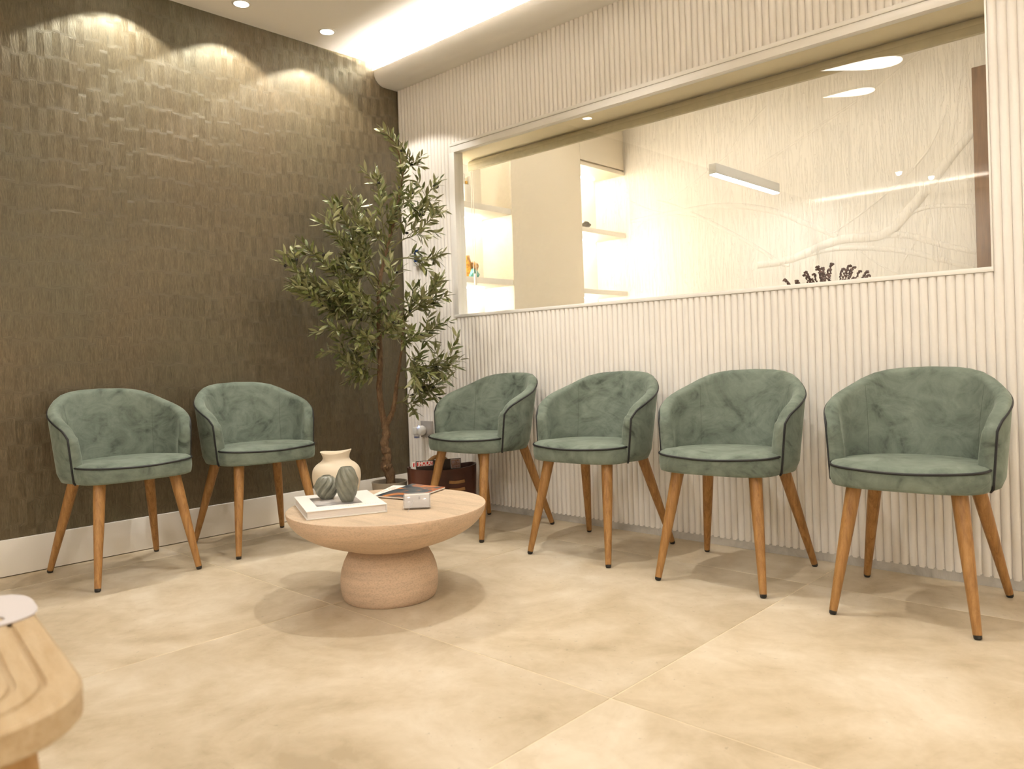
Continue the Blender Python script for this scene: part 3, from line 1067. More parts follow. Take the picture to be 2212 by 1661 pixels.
    fs.append(tuple(range(N - 1, -1, -1))); fs.append(tuple((len(prof) - 1) * N + k for k in range(N)))
    seat = link('seat', mesh('seat', (vs, fs), sm=70), M['velvet'], e)
    pp = []
    for k in range(60):
        a = R(-105 + 210 * k / 59)
        p = plan(a, 1.006); pp.append((p.x, p.y, ztop(a) - 0.0015))
    tube('piping', pp, 0.0040, M['black'], seat, 8)
    # legs
    for (tx, ty, fx, fy) in ((0.150, 0.148, 0.2425, 0.2), (0.150, -0.148, 0.2425, -0.2), (-0.120, 0.150, -0.2425, 0.2233), (-0.120, -0.150, -0.2425, -0.2233)):
        a_, b_ = Vector((tx, ty, 0.404)), Vector((fx, fy, 0.0))
        zc = 0.012 / 0.404
        c_ = b_.lerp(a_, zc)
        lg = tube('leg', [c_, b_.lerp(a_, 0.3), b_.lerp(a_, 0.65), a_], [0.0122, 0.0158, 0.0205, 0.0235], M['oak'], e, 18)
        d_ = (a_ - b_)
        tube('foot_cap', [b_ + Vector((0, 0, 0.0003)), b_ + d_ * 0.010, c_ + d_ * 0.002], [0.0085, 0.0112, 0.0118], M['rubber'], lg, 16)
    return e


def copy_tree(o, parent=None):
    c = o.copy(); COL.objects.link(c)
    if parent is not None:
        c.parent = parent; c.matrix_parent_inverse = o.matrix_parent_inverse.copy()
    for ch in list(o.children): copy_tree(ch, c)
    return c


chair_spots = [
    (0.327, -1.804, 0.1, 'sage green velvet tub chair furthest left against the dark wall'),
    (0.334, -1.197, -5.9, 'sage green velvet tub chair against the dark wall, nearest the olive tree'),
    (1.012, -0.334, -89.6, 'sage green velvet tub chair beside the magazine basket on the fluted wall'),
    (1.721, -0.348, -87.0, 'sage green velvet tub chair second from the tree along the fluted wall'),
    (2.360, -0.352, -85.3, 'sage green velvet tub chair third from the tree along the fluted wall'),
    (3.003, -0.345, -86.0, 'sage green velvet tub chair furthest right under the window'),
]
proto = make_chair()
for i, (x, y, a, lab) in enumerate(chair_spots):
    c = proto if i == 0 else copy_tree(proto)
    c.location = (x, y, 0); c.rotation_euler = (0, 0, R(a))
    tag(c, lab, 'chair', 'green velvet tub chairs')

# ------------------------------------------------------------------ travertine coffee table
TX, TY, TZ = 1.514, -1.337, 0.327
tb = empty('coffee_table', (TX, TY, 0))
tag(tb, 'round travertine coffee table with bowl shaped top on a dome pedestal', 'table')
prof = [(0.10, 0.186), (0.155, 0.187)]
for k in range(1, 15):
    zz = 0.190 + (TZ - 0.004 - 0.190) * k / 14
    prof.append((0.356 * math.sqrt(max(0, 1 - ((TZ - zz) / 0.150) ** 2)), zz))
prof += [(0.3555, TZ - 0.0015), (0.354, TZ)]
link('bowl_top', mesh('bowl_top', lathe_vf(prof, 96, cap_top=False), sm=35), M['trav_side'], tb)
n = 96
link('top_surface', mesh('top_surface', lathe_vf([(0.354, TZ - 0.004), (0.354, TZ)], n), sm=20), M['trav_top'], tb)
prof = [(0.160, 0.0), (0.164, 0.003), (0.170, 0.018), (0.1745, 0.045), (0.1745, 0.075), (0.170, 0.105), (0.160, 0.135), (0.146, 0.162), (0.128, 0.182), (0.110, 0.190)]
link('pedestal', mesh('pedestal', lathe_vf(prof, 72), sm=60), M['trav_side'], tb)

# big white book
bk = empty('picture_book', (1.4135, -1.4745, TZ + 0.0005))
tag(bk, 'large white hardcover book with a grey photo lying on the coffee table', 'book')
# long side roughly perpendicular to the view
v1 = Vector((1.623 - 1.512, -1.418 + 1.661)); v2 = Vector((1.512 - 1.198, -1.661 + 1.525))
bk.rotation_euler = (0, 0, math.atan2(v1.y, v1.x))
LX, LY = 0.272, 0.330
box('back_cover', -LX / 2, LX / 2, -LY / 2, LY / 2, 0, 0.003, M['white_print'], bk, 0.0006)
box('front_cover', -LX / 2, LX / 2, -LY / 2, LY / 2, 0.0255, 0.0285, M['white_print'], bk, 0.0006)
box('spine', LX / 2 - 0.003, LX / 2, -LY / 2, LY / 2, 0.0032, 0.0253, M['white_print'], bk)
pg = NT('page_edges'); pg.set(Roughness=0.7)
nz = pg.noise(pg.coord((1, 1, 900)), 1.0, 2)
rp = pg.ramp([(0.35, (0.62, 0.57, 0.55)), (0.6, (0.80, 0.76, 0.72))], nz, 0); pg.l(rp, 0, pg.b, 'Base Color')
box('page_block', -LX / 2 + 0.004, LX / 2 - 0.0035, -LY / 2 + 0.004, LY / 2 - 0.004, 0.0032, 0.0253, pg.m, bk)
box('cover_photo', -LX / 2 + 0.045, LX / 2 - 0.070, -LY / 2 + 0.070, LY / 2 - 0.075, 0.0286, 0.0289, M['bw_photo'], bk)
rnd = random.Random(4)
vs, fs = [], []
for k in range(26):
    if k in (8, 9, 16): continue
    xx = -LX / 2 + 0.035 + k * 0.0085
    w_ = 0.0022; yy = -LY / 2 + 0.038
    bx_ = len(vs)
    vs += [(xx, yy, 0.0287), (xx + w_, yy, 0.0287), (xx + w_, yy + 0.005, 0.0287), (xx, yy + 0.005, 0.0287)]
    fs.append((bx_, bx_ + 1, bx_ + 2, bx_ + 3))
link('cover_lettering', mesh('cover_lettering', (vs, fs)), M['grey_print'], bk)
BOOK_TOP = TZ + 0.0005 + 0.0290


def twist_vase(name, label, loc, prof, ribs, twist, depth, rz=0.0):
    z0, z1 = prof[0][1], prof[-1][1]

    def fn(r, z, a):
        t = (z - z0) / (z1 - z0)
        w = math.sin(PI * min(1, max(0, t * 0.97 + 0.02))) ** 0.6
        ph = ribs * a + twist * t * 2 * PI
        big = 2.0 * abs(math.sin(ph / 2)) ** 0.75 - 1.0
        fine = math.cos(4 * ph)
        return r * (1 + w * (depth * big + 0.016 * fine)), z
    pts = []
    P = [Vector((r, 0, z)) for r, z in prof]
    sp = smooth_path(P, 9)
    pr = [(max(0.0005, p.x), p.z) for p in sp]
    vs, fs = lathe_vf(pr, 180, fn, cap_bottom=True, cap_top=False)
    e = empty(name, loc, rz)
    link('body', mesh('body', (vs, fs), sm=75), M['celadon'], e)
    rt, zt_ = pr[-1]
    link('mouth', mesh('mouth', lathe_vf([(rt, zt_), (rt * 0.86, zt_ + 0.0005), (rt * 0.8, zt_ - 0.004), (rt * 0.8, zt_ - 0.03)], 40, cap_bottom=False, cap_top=True), sm=50), M['celadon'], e)
    tag(e, label, 'vase')
    return e


twist_vase('twisted_vase', 'short round grey-green twisted vase on the white book', (1.352, -1.483, BOOK_TOP), [(0.018, 0.0), (0.022, 0.002), (0.034, 0.020), (0.0405, 0.042), (0.037, 0.060), (0.026, 0.076), (0.0165, 0.082), (0.0155, 0.0845)], 8, -2.2, 0.13, 0.5)
twist_vase('twisted_vase', 'tall slender grey-green twisted vase on the white book', (1.462, -1.472, BOOK_TOP), [(0.018, 0.0), (0.021, 0.002), (0.0305, 0.028), (0.0365, 0.062), (0.034, 0.090), (0.026, 0.112), (0.0205, 0.120), (0.0195, 0.122)], 8, 2.6, 0.115, 0.2)

# cream vase with wavy lip
cv = empty('cream_vase', (1.178, -1.322, TZ + 0.0005))
tag(cv, 'cream ceramic vase with a wavy flared lip behind the white book', 'vase')
P = [(0.070, 0), (0.078, 0.002), (0.084, 0.02), (0.0915, 0.055), (0.0935, 0.082), (0.0895, 0.105), (0.077, 0.122), (0.060, 0.134), (0.0525, 0.142), (0.0505, 0.150), (0.0525, 0.160), (0.058, 0.1715)]
pr = [(p.x, p.z) for p in smooth_path([Vector((r, 0, z)) for r, z in P], 5)]
rt = pr[-1][0]
pr += [(rt - 0.001, pr[-1][1] + 0.0015), (rt - 0.004, pr[-1][1] + 0.001), (rt - 0.008, 0.163), (0.046, 0.150), (0.048, 0.138), (0.055, 0.128)]


def wavy(r, z, a):
    w = min(1, max(0, (z - 0.138) / 0.034))
    return r * (1 + 0.05 * w * math.cos(2 * (a - 0.75))), z + w * 0.0042 * math.cos(2 * (a - 0.75)) + w * 0.0030 * math.cos(a - 0.75)


link('body', mesh('body', lathe_vf(pr, 72, wavy, cap_top=True), sm=70), M['cream'], cv)

# leaflets and magazine on the table


def quad_slab(bm, pts, z0, z1):
    b = [bm.verts.new((p[0], p[1], z0)) for p in pts]; t = [bm.verts.new((p[0], p[1], z1)) for p in pts]
    bm.faces.new(list(reversed(b))); bm.faces.new(t)
    for k in range(len(pts)): bm.faces.new((b[k], b[(k + 1) % len(pts)], t[(k + 1) % len(pts)], t[k]))


def slab(name, pts, z0, z1, m, parent):
    bm = bmesh.new(); quad_slab(bm, pts, z0, z1)
    return link(name, mesh(name, bm=bm), m, parent)


lf = empty('leaflet', (1.285, -1.15, TZ + 0.0004))
tag(lf, 'white leaflet with tiny red print partly under the dark magazine', 'leaflet')
q = [(1.318, -1.262), (1.195, -1.058), (1.300, -1.010), (1.420, -1.200)]
q = [(a - 1.285, b + 1.15) for a, b in q]
slab('sheet', q, 0.0, 0.0035, M['paper'], lf)
rnd = random.Random(9)
vs, fs = [], []
for r_ in range(5):
    for c_ in range(5):
        if rnd.random() < .25: continue
        u, v = 0.08 + 0.055 * r_, 0.35 + 0.11 * c_
        p = Vector(q[0]).lerp(Vector(q[1]), v).lerp(Vector(q[3]).lerp(Vector(q[2]), v), u)
        b_ = len(vs); s_ = 0.003
        vs += [(p.x - s_, p.y - s_, 0.0037), (p.x + s_, p.y - s_, 0.0037), (p.x + s_, p.y + s_, 0.0037), (p.x - s_, p.y + s_, 0.0037)]
        fs.append((b_, b_ + 1, b_ + 2, b_ + 3))
link('print', mesh('print', (vs, fs)), M['orange_print'], lf)

mg = empty('table_magazine', (1.43, -1.13, TZ + 0.0042))
tag(mg, 'magazine with a dark blue and orange photo cover on the coffee table', 'magazine')
q = [(1.362, -1.272), (1.262, -1.012), (1.446, -0.995), (1.527, -1.235)]
q = [(a - 1.43, b + 1.13) for a, b in q]
slab('pages', q, 0.0, 0.0052, M['paper'], mg)
slab('cover', [(a * 1.004, b * 1.004) for a, b in q], 0.0053, 0.0060, M['mag_photo'], mg)
e_ = [Vector(q[2]), Vector(q[3])]
d_ = (Vector(q[1]) - Vector(q[2])).normalized() * 0.008
slab('cover_stripe', [tuple(e_[0]), tuple(e_[0] + d_), tuple(e_[1] + d_), tuple(e_[1])], 0.0061, 0.0064, M['orange_print'], mg)

# acrylic card holder with cards
ch = empty('card_holder', (1.672, -1.330, TZ + 0.0005), R(48))
tag(ch, 'clear acrylic holder with white business cards on the coffee table', 'card holder')
tl = R(-18)


def tilted(name, x0, x1, y0, y1, z0, z1, m, ty=0.0, parent=None):
    o = box(name, x0, x1, y0, y1, z0, z1, m, parent or ch, 0.0004)
    o.rotation_euler = (tl, 0, 0); o.location = (0, ty, 0.004)
    return o


tilted('back_plate', -0.047, 0.047, 0.022, 0.0245, 0.0, 0.058, M['acrylic'])
tilted('front_plate', -0.047, 0.047, -0.006, -0.0035, 0.0, 0.046, M['acrylic'])
tilted('side_plate', -0.047, -0.0445, -0.0035, 0.022, 0.0, 0.046, M['acrylic'])
tilted('side_plate', 0.0445, 0.047, -0.0035, 0.022, 0.0, 0.046, M['acrylic'])
tilted('bottom_plate', -0.044, 0.044, -0.0035, 0.022, 0.0, 0.0025, M['acrylic'])
tilted('cards', -0.0425, 0.0425, -0.002, 0.012, 0.003, 0.050, M['paper'])
tilted('card_emblem', 0.006, 0.012, -0.0026, -0.0022, 0.030, 0.040, M['grey_print'])
tube('prop', [(-0.012, -0.010, 0.032), (-0.030, -0.052, 0.002)], 0.0012, M['acrylic'], ch, 6)

# ------------------------------------------------------------------ olive tree
TRUNK = [(0.422, -0.469, 0.150), (0.419, -0.473, 0.24), (0.409, -0.487, 0.293), (0.414, -0.480, 0.341), (0.404, -0.491, 0.398), (0.412, -0.482, 0.455), (0.409, -0.486, 0.51)]
LT = [(0.409, -0.486, 0.505), (0.4, -0.498, 0.578), (0.394, -0.505, 0.706), (0.400, -0.498, 0.833), (0.4, -0.497, 0.96), (0.4, -0.498, 1.087), (0.407, -0.489, 1.278), (0.434, -0.453, 1.455), (0.468, -0.409, 1.659), (0.492, -0.378, 1.851), (0.475, -0.4, 2.006), (0.435, -0.452, 2.092)]
RT = [(0.409, -0.486, 0.505), (0.440, -0.475, 0.545), (0.456, -0.458, 0.614), (0.465, -0.446, 0.703), (0.474, -0.434, 0.79), (0.487, -0.417, 0.921), (0.496, -0.405, 1.07)]
BR = [((0.466, -0.411, 1.557), (0.596, -0.243, 1.807)), ((0.449, -0.434, 1.454), (0.66, -0.324, 1.603)), ((0.448, -0.435, 1.392), (0.576, -0.188, 1.421)),
((0.481, -0.393, 1.071), (0.695, -0.311, 1.273)), ((0.481, -0.393, 1.071), (0.585, -0.225, 1.222)), ((0.472, -0.405, 0.921), (0.631, -0.28, 1.039)),
((0.458, -0.422, 0.789), (0.737, -0.257, 0.874)), ((0.458, -0.422, 0.789), (0.623, -0.175, 0.825)), ((0.449, -0.434, 0.702), (0.664, -0.319, 0.697)), ((0.44, -0.446, 0.613), (0.522, -0.339, 0.622)),
((0.434, -0.453, 1.455), (0.448, -0.518, 1.851)), ((0.407, -0.489, 1.278), (0.407, -0.653, 1.739)), ((0.405, -0.491, 1.199), (0.323, -0.76, 1.623)), ((0.405, -0.491, 1.199), (0.286, -0.645, 1.711)),
((0.404, -0.492, 1.149), (0.333, -0.912, 1.467)), ((0.402, -0.495, 1.124), (0.311, -1.022, 1.366)), ((0.401, -0.496, 1.099), (0.272, -0.925, 1.269)), ((0.401, -0.496, 1.074), (0.385, -0.975, 1.22)),
((0.4, -0.497, 0.96), (0.419, -0.833, 1.045)), ((0.401, -0.496, 1.024), (0.317, -0.769, 1.15)), ((0.398, -0.5, 0.833), (0.355, -0.753, 0.92)), ((0.398, -0.5, 0.8), (0.442, -0.771, 0.828)), ((0.398, -0.5, 0.763), (0.361, -0.63, 0.781)),
((0.434, -0.453, 1.455), (0.583, -0.67, 1.553)), ((0.407, -0.489, 1.278), (0.577, -0.759, 1.36)), ((0.405, -0.491, 1.199), (0.671, -0.604, 1.267)), ((0.402, -0.494, 1.074), (0.617, -0.74, 1.15)), ((0.401, -0.496, 1.0), (0.682, -0.623, 1.033)),
((0.4, -0.498, 0.95), (0.567, -0.74, 0.945)), ((0.472, -0.405, 0.921), (0.699, -0.519, 0.986)), ((0.458, -0.422, 0.789), (0.672, -0.473, 0.82)), ((0.492, -0.378, 1.851), (0.557, -0.376, 1.934)), ((0.468, -0.409, 1.659), (0.606, -0.394, 1.725)),
((0.481, -0.393, 1.071), (0.679, -0.463, 1.178)), ((0.407, -0.489, 1.278), (0.374, -0.728, 1.361)), ((0.405, -0.491, 1.199), (0.533, -0.816, 1.2)), ((0.472, -0.405, 0.921), (0.639, -0.433, 0.747))]
PX, PY = 0.418, -0.476
pt = empty('plant_pot', (PX, PY, 0.0))
tag(pt, 'taupe round pot holding the olive tree in the corner', 'plant pot')
link('pot_wall', mesh('pot_wall', lathe_vf([(0.070, 0.0), (0.078, 0.004), (0.094, 0.190), (0.096, 0.202), (0.088, 0.202), (0.086, 0.19), (0.080, 0.150), (0.075, 0.02)], 48), sm=45), M['pot'], pt)
link('soil', mesh('soil', lathe_vf([(0.0815, 0.160), (0.0835, 0.172), (0.02, 0.178)], 32), sm=60), M['soil'], pt)

tr = empty('olive_tree', (PX, PY, 0.17))
tag(tr, 'tall artificial olive tree with leafy branches in the corner', 'tree')
T0 = Vector((PX, PY, 0.17))
rnd = random.Random(12)


def rel(p): return Vector(p) - T0


def jitter_path(pts, k, amp):
    out = smooth_path([rel(p) for p in pts], k)
    return [p + Vector((rnd.uniform(-amp, amp), rnd.uniform(-amp, amp), 0)) for p in out]


tp_ = jitter_path(TRUNK, 6, 0.0025)
rad = [0.027 - 0.006 * (i / len(tp_)) + 0.003 * math.sin(i * 1.3) + (0.005 if 8 <= i <= 13 else 0) for i in range(len(tp_))]
trunk = tube('trunk', tp_, rad, M['bark'], tr, 14)
lp = jitter_path(LT, 5, 0.0015)
tube('limb', lp, [0.0165 * (1 - i / len(lp)) ** 0.8 + 0.0022 for i in range(len(lp))], M['bark'], tr, 10)
rp_ = jitter_path(RT, 5, 0.0015)
tube('limb', rp_, [0.0145 * (1 - i / len(rp_)) ** 0.8 + 0.0025 for i in range(len(rp_))], M['bark'], tr, 10)
CAMP = Vector((3.78, -3.08, 0.845))
leaves, olives = [], []          # (origin, direction, normal, length, width)
tv, tf = [], []                  # twig geometry
WALLX, WALLY = 0.03, -0.03


def inside(p):
    w = p + T0
    return w.x > WALLX and w.y < WALLY


def add_twig(pts, r0, r1):
    n_ = len(pts)
    vs, fs = tube_vf(pts, [r0 + (r1 - r0) * i / (n_ - 1) for i in range(n_)], 5)
    b = len(tv); tv.extend(vs); tf.extend(tuple(b + i for i in f) for f in fs)


def leafy(pts, start=0.15, step=0.011):
    """alternate leaves along a twig"""
    L = sum((b - a).length for a, b in zip(pts, pts[1:]))
    fr = frames(pts)
    acc = 0.0; nxt = L * start; side = rnd.uniform(0, 6.28)
    for (a, b), (t, nn, bb_) in zip(zip(pts, pts[1:]), fr):
        seg = (b - a).length
        while nxt < acc + seg:
            p = a.lerp(b, (nxt - acc) / seg)
            side += 2.4 + rnd.uniform(-.5, .5)
            rad_ = nn * math.cos(side) + bb_ * math.sin(side)
            d = (t * rnd.uniform(0.5, 1.1) + rad_ * rnd.uniform(0.6, 1.0) + Vector((0, 0, rnd.uniform(-.25, .25)))).normalized()
            nrm = (d.cross(Vector((rnd.gauss(0, 1), rnd.gauss(0, 1), rnd.gauss(0, .6)))) + Vector((0, 0, 0.5))).normalized()
            Ls = rnd.uniform(0.044, 0.074)
            if inside(p + d * Ls): leaves.append((p, d, nrm, Ls, Ls * rnd.uniform(.23, .30)))
            if rnd.random() < 0.030 and inside(p + d * .02):
                olives.append(p + d * 0.012 + Vector((0, 0, -0.01)))
            nxt += step * rnd.uniform(.7, 1.3)
        acc += seg
    leaves.append((pts[-1], fr[-1][0], Vector((rnd.gauss(0, .5), rnd.gauss(0, .5), 1)).normalized(), rnd.uniform(.04, .055), 0.011))


for (a, b) in BR:
    A, B = rel(a), rel(b)
    D = B - A
    mid = A + D * 0.5 + Vector((rnd.uniform(-.02, .02), rnd.uniform(-.02, .02), -0.035 * D.length / 0.4 + 0.01))
    pp = smooth_path([A, A.lerp(mid, .55) + Vector((0, 0, 0.012)), mid, mid.lerp(B, .5) - Vector((0, 0, .006)), B], 5)
    add_twig(pp, 0.0042, 0.0014)
    leafy(pp, 0.35, 0.011)
    nsub = max(4, int(D.length / 0.048))
    for s in range(nsub):
        f = 0.25 + 0.7 * (s + rnd.uniform(0, .6)) / nsub
        i = min(len(pp) - 2, int(f * (len(pp) - 1)))
        p = pp[i]; t = (pp[i + 1] - pp[i]).normalized()
        rv = Vector((rnd.gauss(0, 1), rnd.gauss(0, 1), rnd.gauss(0.15, .7))).normalized()
        d = (t * 0.8 + rv * 0.75).normalized()
        ln = rnd.uniform(.09, .165) * (1.1 - 0.4 * f)
        q0, q1, q2 = p, p + d * ln * .5 + Vector((0, 0, .006)), p + d * ln + Vector((0, 0, rnd.uniform(-.02, .02)))
        if not inside(q2): continue
        sp = smooth_path([q0, q1, q2], 4)
        add_twig(sp, 0.0018, 0.0009)
        leafy(sp, 0.2, 0.0105)
leafy([p for p in lp[30:]], 0.05, 0.0055)
leafy([p for p in rp_[24:]], 0.1, 0.010)
tw = link('twigs', mesh('twigs', (tv, tf), sm=60), M['stem'], tr)
tag(tw, kind='stuff')


def leaf_vf(L, w):
    """curved lance shaped leaf along +x, normal +z"""
    st_ = [(0, .06), (.18, .62), (.42, 1.0), (.68, .86), (.88, .42), (1.0, .03)]
    vs, fs = [], []
    for (u, ww) in st_:
        z = -0.10 * L * u * u + 0.02 * L * math.sin(PI * u)
        vs += [(u * L, -w / 2 * ww, z + 0.05 * w * ww), (u * L, 0, z - 0.10 * w * ww), (u * L, w / 2 * ww, z + 0.05 * w * ww)]
    for i in range(len(st_) - 1):
        b = i * 3
        fs += [(b, b + 3, b + 4, b + 1), (b + 1, b + 4, b + 5, b + 2)]
    return vs, fs


def leaf_mat(p, d, nrm):
    x_ = d.normalized(); y_ = nrm.cross(x_)
    if y_.length < 1e-3: y_ = Vector((0, 1, 0)).cross(x_)
    y_.normalize(); z_ = x_.cross(y_)
    m_ = Matrix(((x_.x, y_.x, z_.x, p.x), (x_.y, y_.y, z_.y, p.y), (x_.z, y_.z, z_.z, p.z), (0, 0, 0, 1)))
    return m_


# the leaves nearest the viewer are single parts, the rest one mesh
leaves.sort(key=lambda l: ((l[0] + T0) - CAMP).length - 2.2 * l[3])
lm = mesh('leaf', leaf_vf(1.0, 0.24), sm=80); lm.materials.append(M['leaf'])
for (p, d, nrm, L, w) in leaves[:300]:
    o = bpy.data.objects.new('leaf', lm); COL.objects.link(o); o.parent = tr
    o.matrix_local = leaf_mat(p, d, nrm) @ Matrix.Diagonal((L, w / 0.24, L, 1))
vs, fs = [], []
for (p, d, nrm, L, w) in leaves[300:]:
    m_ = leaf_mat(p, d, nrm); lv, lf_ = leaf_vf(L, w)
    b = len(vs); vs += [tuple(m_ @ Vector(v)) for v in lv]; fs += [tuple(b + i for i in f) for f in lf_]
fo = link('foliage', mesh('foliage', (vs, fs), sm=80), M['leaf'], tr)
tag(fo, kind='stuff')
om = mesh('olive', lathe_vf([(0.001, -0.0105), (0.005, -0.008), (0.0075, 0), (0.005, 0.008), (0.001, 0.0105)], 12), sm=80); om.materials.append(M['olive'])
rnd.shuffle(olives)
for p in olives[:55]:
    o = bpy.data.objects.new('olive', om); COL.objects.link(o); o.parent = tr
    o.location = p; o.rotation_euler = (rnd.uniform(0, 3), rnd.uniform(0, 3), 0)

# ------------------------------------------------------------------ magazine basket
BA = Vector((0.43, 0.90)).normalized()
bang = math.atan2(BA.y, BA.x)
BC = (0.668, -0.318)
BZ = 0.272
bs = empty('magazine_basket', (BC[0], BC[1], 0), bang)
tag(bs, 'brown leather magazine basket with tan handle beside the fluted wall', 'basket')


def oval(a, b, z, n=48, p=2.8):
    out = []
    for k in range(n):
        t = 2 * PI * k / n; c, s = math.cos(t), math.sin(t)
        r = (abs(c) ** p + abs(s) ** p) ** (-1 / p)
        out.append((a * r * c, b * r * s, z))
    return out


ringsb = [oval(.165, .070, 0.0), oval(.172, .078, 0.004), oval(.180, .086, 0.14), oval(.186, .090, BZ - .004), oval(.186, .090, BZ), oval(.180, .084, BZ), oval(.178, .082, BZ - .01), oval(.168, .072, 0.02)]
n = 48
vs = [v for r_ in ringsb for v in r_]
vs = [(v[0], v[1], v[2] + (0.016 * (v[0] / 0.186) ** 2 if v[2] > BZ - 0.02 else 0)) for v in vs]
fs = []
for i in range(len(ringsb) - 1):
    for k in range(n): fs.append((i * n + k, i * n + (k + 1) % n, (i + 1) * n + (k + 1) % n, (i + 1) * n + k))
fs += [tuple(range(n - 1, -1, -1)), tuple((len(ringsb) - 1) * n + k for k in range(n))]
link('tub', mesh('tub', (vs, fs), sm=50), M['leather'], bs)
hp = [(-0.085 + 0.17 * k / 20, 0.078, BZ - 0.03 + 0.082 * math.sin(PI * k / 20) ** 0.7) for k in range(21)]
tube('handle', hp, 0.011, M['tan_leather'], bs, 10, flat=0.5)
for z in (0.205, 0.165):
    sp = [(0.01 + 0.085 * k / 8, -0.0885 - 0.002, z + 0.004 * math.sin(PI * k / 8) * -1 + 0.002) for k in range(9)]
    tube('strap', sp, 0.008, M['tan_leather'], bs, 8, flat=0.35)


def text_mesh(name, body, size, extrude=0.0002):
    cu = bpy.data.curves.new(name, 'FONT')
    cu.body = body; cu.size = size; cu.extrude = extrude; cu.align_x = 'CENTER'; cu.align_y = 'CENTER'
    cu.offset = size * 0.03
    o = bpy.data.objects.new(name, cu); COL.objects.link(o)
    bpy.context.view_layer.update()
    me = bpy.data.meshes.new_from_object(o.evaluated_get(bpy.context.evaluated_depsgraph_get()))
    COL.objects.unlink(o); bpy.data.objects.remove(o)
    me.name = name
    return me


def magazine(label, x0, x1, yy, z1, cover, title=True, portrait=False, lx=0.0, thick=0.004):
    """standing in the basket; front faces local -y"""
    e = empty('magazine', (0, 0, 0))
    M4 = Matrix.Translation((BC[0], BC[1], 0)) @ Matrix.Rotation(bang, 4, 'Z')
    base = M4 @ Vector(((x0 + x1) / 2, yy, 0.024))
    e.location = base; e.rotation_euler = (R(-4), 0, bang)
    tag(e, label, 'magazine', 'magazines in the basket')
    w = x1 - x0; h = z1 - 0.024
    box('pages', -w / 2, w / 2, 0.0006, thick, 0.0, h, M['paper'], e)
    box('cover', -w / 2, w / 2, 0.0, 0.0005, 0.0, h, cover, e)
    if title:
        tw_ = 0.088; th_ = 0.023
        cx, cz = -w / 2 + tw_ / 2 + 0.004 + lx, h - th_ / 2 - 0.004
        box('title_border', cx - tw_ / 2, cx + tw_ / 2, -0.0008, -0.0001, cz - th_ / 2, cz + th_ / 2, M['white_print'], e)
        box('title_panel', cx - tw_ / 2 + 0.002, cx + tw_ / 2 - 0.002, -0.0016, -0.0009, cz - th_ / 2 + 0.002, cz + th_ / 2 - 0.002, M['red_print'], e)
        me = text_mesh('title_lettering', '\u00a1HOLA!', 0.0235)
        t_ = link('title_lettering', me, M['white_print'], e, (cx, -0.0021, cz + 0.001))
        t_.rotation_euler = (PI / 2, 0, 0)
        t_.scale = (0.98, 1.22, 1)
    if portrait:
        box('photo_border', w / 2 - 0.056, w / 2 - 0.004, -0.0008, -0.0001, h - 0.052, h - 0.004, M['white_print'], e)
        box('photo_print', w / 2 - 0.054, w / 2 - 0.006, -0.0016, -0.0009, h - 0.050, h - 0.006, M['mag_photo2'], e)
    return e


magazine('front magazine in the brown basket with red HOLA title and dark cover', -0.150, 0.095, -0.052, 0.322, M['dark_print'], True, True)
magazine('second magazine in the brown basket, white cover with red title edge showing', -0.168, 0.070, -0.040, 0.318, M['white_print'], True, False)
magazine('rearmost pale magazine in the brown basket, barely showing', -0.172, 0.055, -0.028, 0.300, M['white_print'], False, False)

# ------------------------------------------------------------------ wall fittings
th = empty('thermostat', (0.176, -0.0005, 1.470))
tag(th, 'white wall thermostat with a navy screen behind the olive branches', 'thermostat')
box('case', -0.040, 0.040, -0.026, 0.0, -0.052, 0.052, M['plastic_white'], th, 0.004)
box('screen', -0.026, 0.022, -0.0275, -0.0262, -0.030, 0.042, M['screen_blue'], th)
box('button_bar', -0.012, 0.012, -0.0272, -0.0262, -0.046, -0.038, M['plastic_grey'], th)
ou = empty('socket_plate', (0.190, -0.0005, 0.433))
tag(ou, 'silver grey double socket plate low on the fluted wall', 'socket')
box('plate', -0.052, 0.052, -0.010, 0.0, -0.050, 0.048, M['plastic_grey'], ou, 0.002)
box('insert', 0.008, 0.046, -0.012, -0.0102, -0.030, 0.030, M['plastic_grey'], ou, 0.001)
pa = empty('plug_in_freshener', (0.168, -0.0125, 0.425))
tag(pa, 'white plug-in air freshener with blue liquid in the wall socket', 'air freshener')
link('housing', mesh('housing', lathe_vf([(0.012, 0.0), (0.026, 0.002), (0.030, 0.010), (0.030, 0.032), (0.026, 0.042), (0.012, 0.046)], 32), sm=50), M['plastic_white'], pa).rotation_euler = (PI / 2, 0, 0)
box('front_cover', -0.030, 0.004, -0.062, -0.030, -0.022, 0.022, M['plastic_white'], pa, 0.004)
box('bottle', -0.027, 0.001, -0.058, -0.032, -0.044, -0.0225, M['acrylic'], pa, 0.003)
box('liquid', -0.024, -0.002, -0.055, -0.035, -0.0425, -0.034, M['blue_liquid'], pa)
box('indicator', 0.006, 0.012, -0.047, -0.044, 0.022, 0.030, M['led_blue'], pa)

# ------------------------------------------------------------------ small wooden bench in the near corner
bn = empty('wooden_bench', (2.606, -2.988, 0), R(-7))
tag(bn, 'pale pine children bench with carved grooves in the near left corner', 'bench')


def rrect(hx, hy, r, n=10):
    out = []
    for (sx, sy, a0) in ((1, 1, 0), (-1, 1, 90), (-1, -1, 180), (1, -1, 270)):
        for k in range(n + 1):
            a = R(a0 + 90 * k / n)
            out.append((sx * (hx - r) + r * math.cos(a), sy * (hy - r) + r * math.sin(a)))
    return out


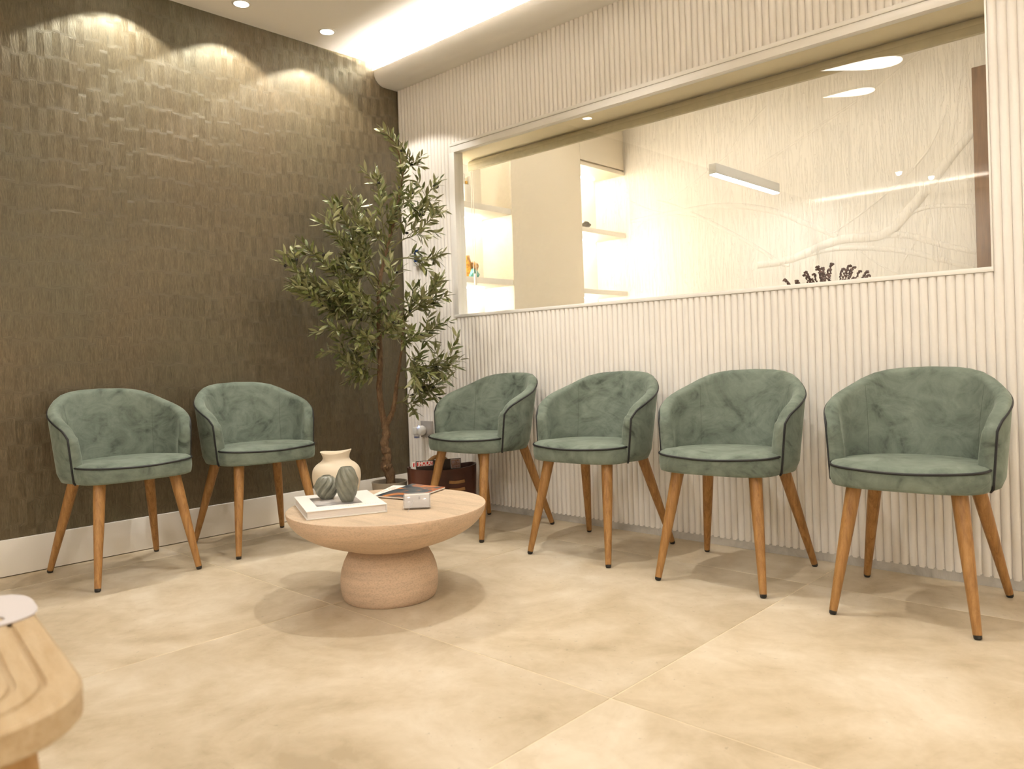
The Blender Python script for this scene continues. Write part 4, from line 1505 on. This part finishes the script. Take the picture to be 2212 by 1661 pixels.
HX, HY, ZT_ = 0.280, 0.240, 0.500
th_ = 0.036
lev = [(0.0, 0.0, ZT_ - th_ + 0.003), (-0.003, 0.0, ZT_ - th_), (0, 0, 0)]
rings = [(rrect(HX - .003, HY - .003, .11), ZT_ - th_), (rrect(HX, HY, .113), ZT_ - th_ + .003), (rrect(HX, HY, .113), ZT_ - .004), (rrect(HX - .004, HY - .004, .109), ZT_)]
# two carved grooves and a dished centre
for d0 in (0.032, 0.060):
    rings += [(rrect(HX - d0, HY - d0, max(.02, .113 - d0 * .6)), ZT_), (rrect(HX - d0 - .002, HY - d0 - .002, max(.02, .112 - d0 * .6)), ZT_ - .004), (rrect(HX - d0 - .006, HY - d0 - .006, max(.02, .110 - d0 * .6)), ZT_ - .004), (rrect(HX - d0 - .008, HY - d0 - .008, max(.02, .108 - d0 * .6)), ZT_)]
rings += [(rrect(HX - .12, HY - .12, .04), ZT_ - .004)]
vs = [(a, b, z) for ring, z in rings for a, b in ring]
n = len(rings[0][0])
fs = []
for i in range(len(rings) - 1):
    for k in range(n): fs.append((i * n + k, i * n + (k + 1) % n, (i + 1) * n + (k + 1) % n, (i + 1) * n + k))
fs += [tuple(range(n - 1, -1, -1)), tuple((len(rings) - 1) * n + k for k in range(n))]
link('seat_board', mesh('seat_board', (vs, fs), sm=30), M['pine'], bn)
for sx in (-1, 1):
    for sy in (-1, 1):
        tube('leg', [(sx * 0.205, sy * 0.215, 0.0), (sx * 0.165, sy * 0.165, ZT_ - th_ + .001)], [0.017, 0.026], M['pine_leg'], bn, 18)
# white cut-out panel lying on the bench
wp = empty('white_panel', (2.440, -2.838, ZT_ + 0.0006), R(-7))
tag(wp, 'white panel with an oval hand hole lying on the pine bench', 'panel')
n = 48
outer, inner = [], []
for k in range(n):
    a = 2 * PI * k / n
    c, s = math.cos(a), math.sin(a)
    r = (abs(c / 0.092) ** 3.4 + abs(s / 0.118) ** 3.4) ** (-1 / 3.4)
    outer.append((r * c, r * s)); inner.append((0.054 + 0.021 * c, 0.040 + 0.034 * s))
vs = [(a, b, 0.0) for a, b in outer] + [(a, b, 0.0) for a, b in inner] + [(a, b, 0.002) for a, b in outer] + [(a, b, 0.002) for a, b in inner]
fs = []
for k in range(n):
    k2 = (k + 1) % n
    fs += [(k, n + k, n + k2, k2), (2 * n + k, 2 * n + k2, 3 * n + k2, 3 * n + k), (k, k2, 2 * n + k2, 2 * n + k), (n + k, 3 * n + k, 3 * n + k2, n + k2)]
link('plate', mesh('plate', (vs, fs), sm=30), M['panel_white'], wp)
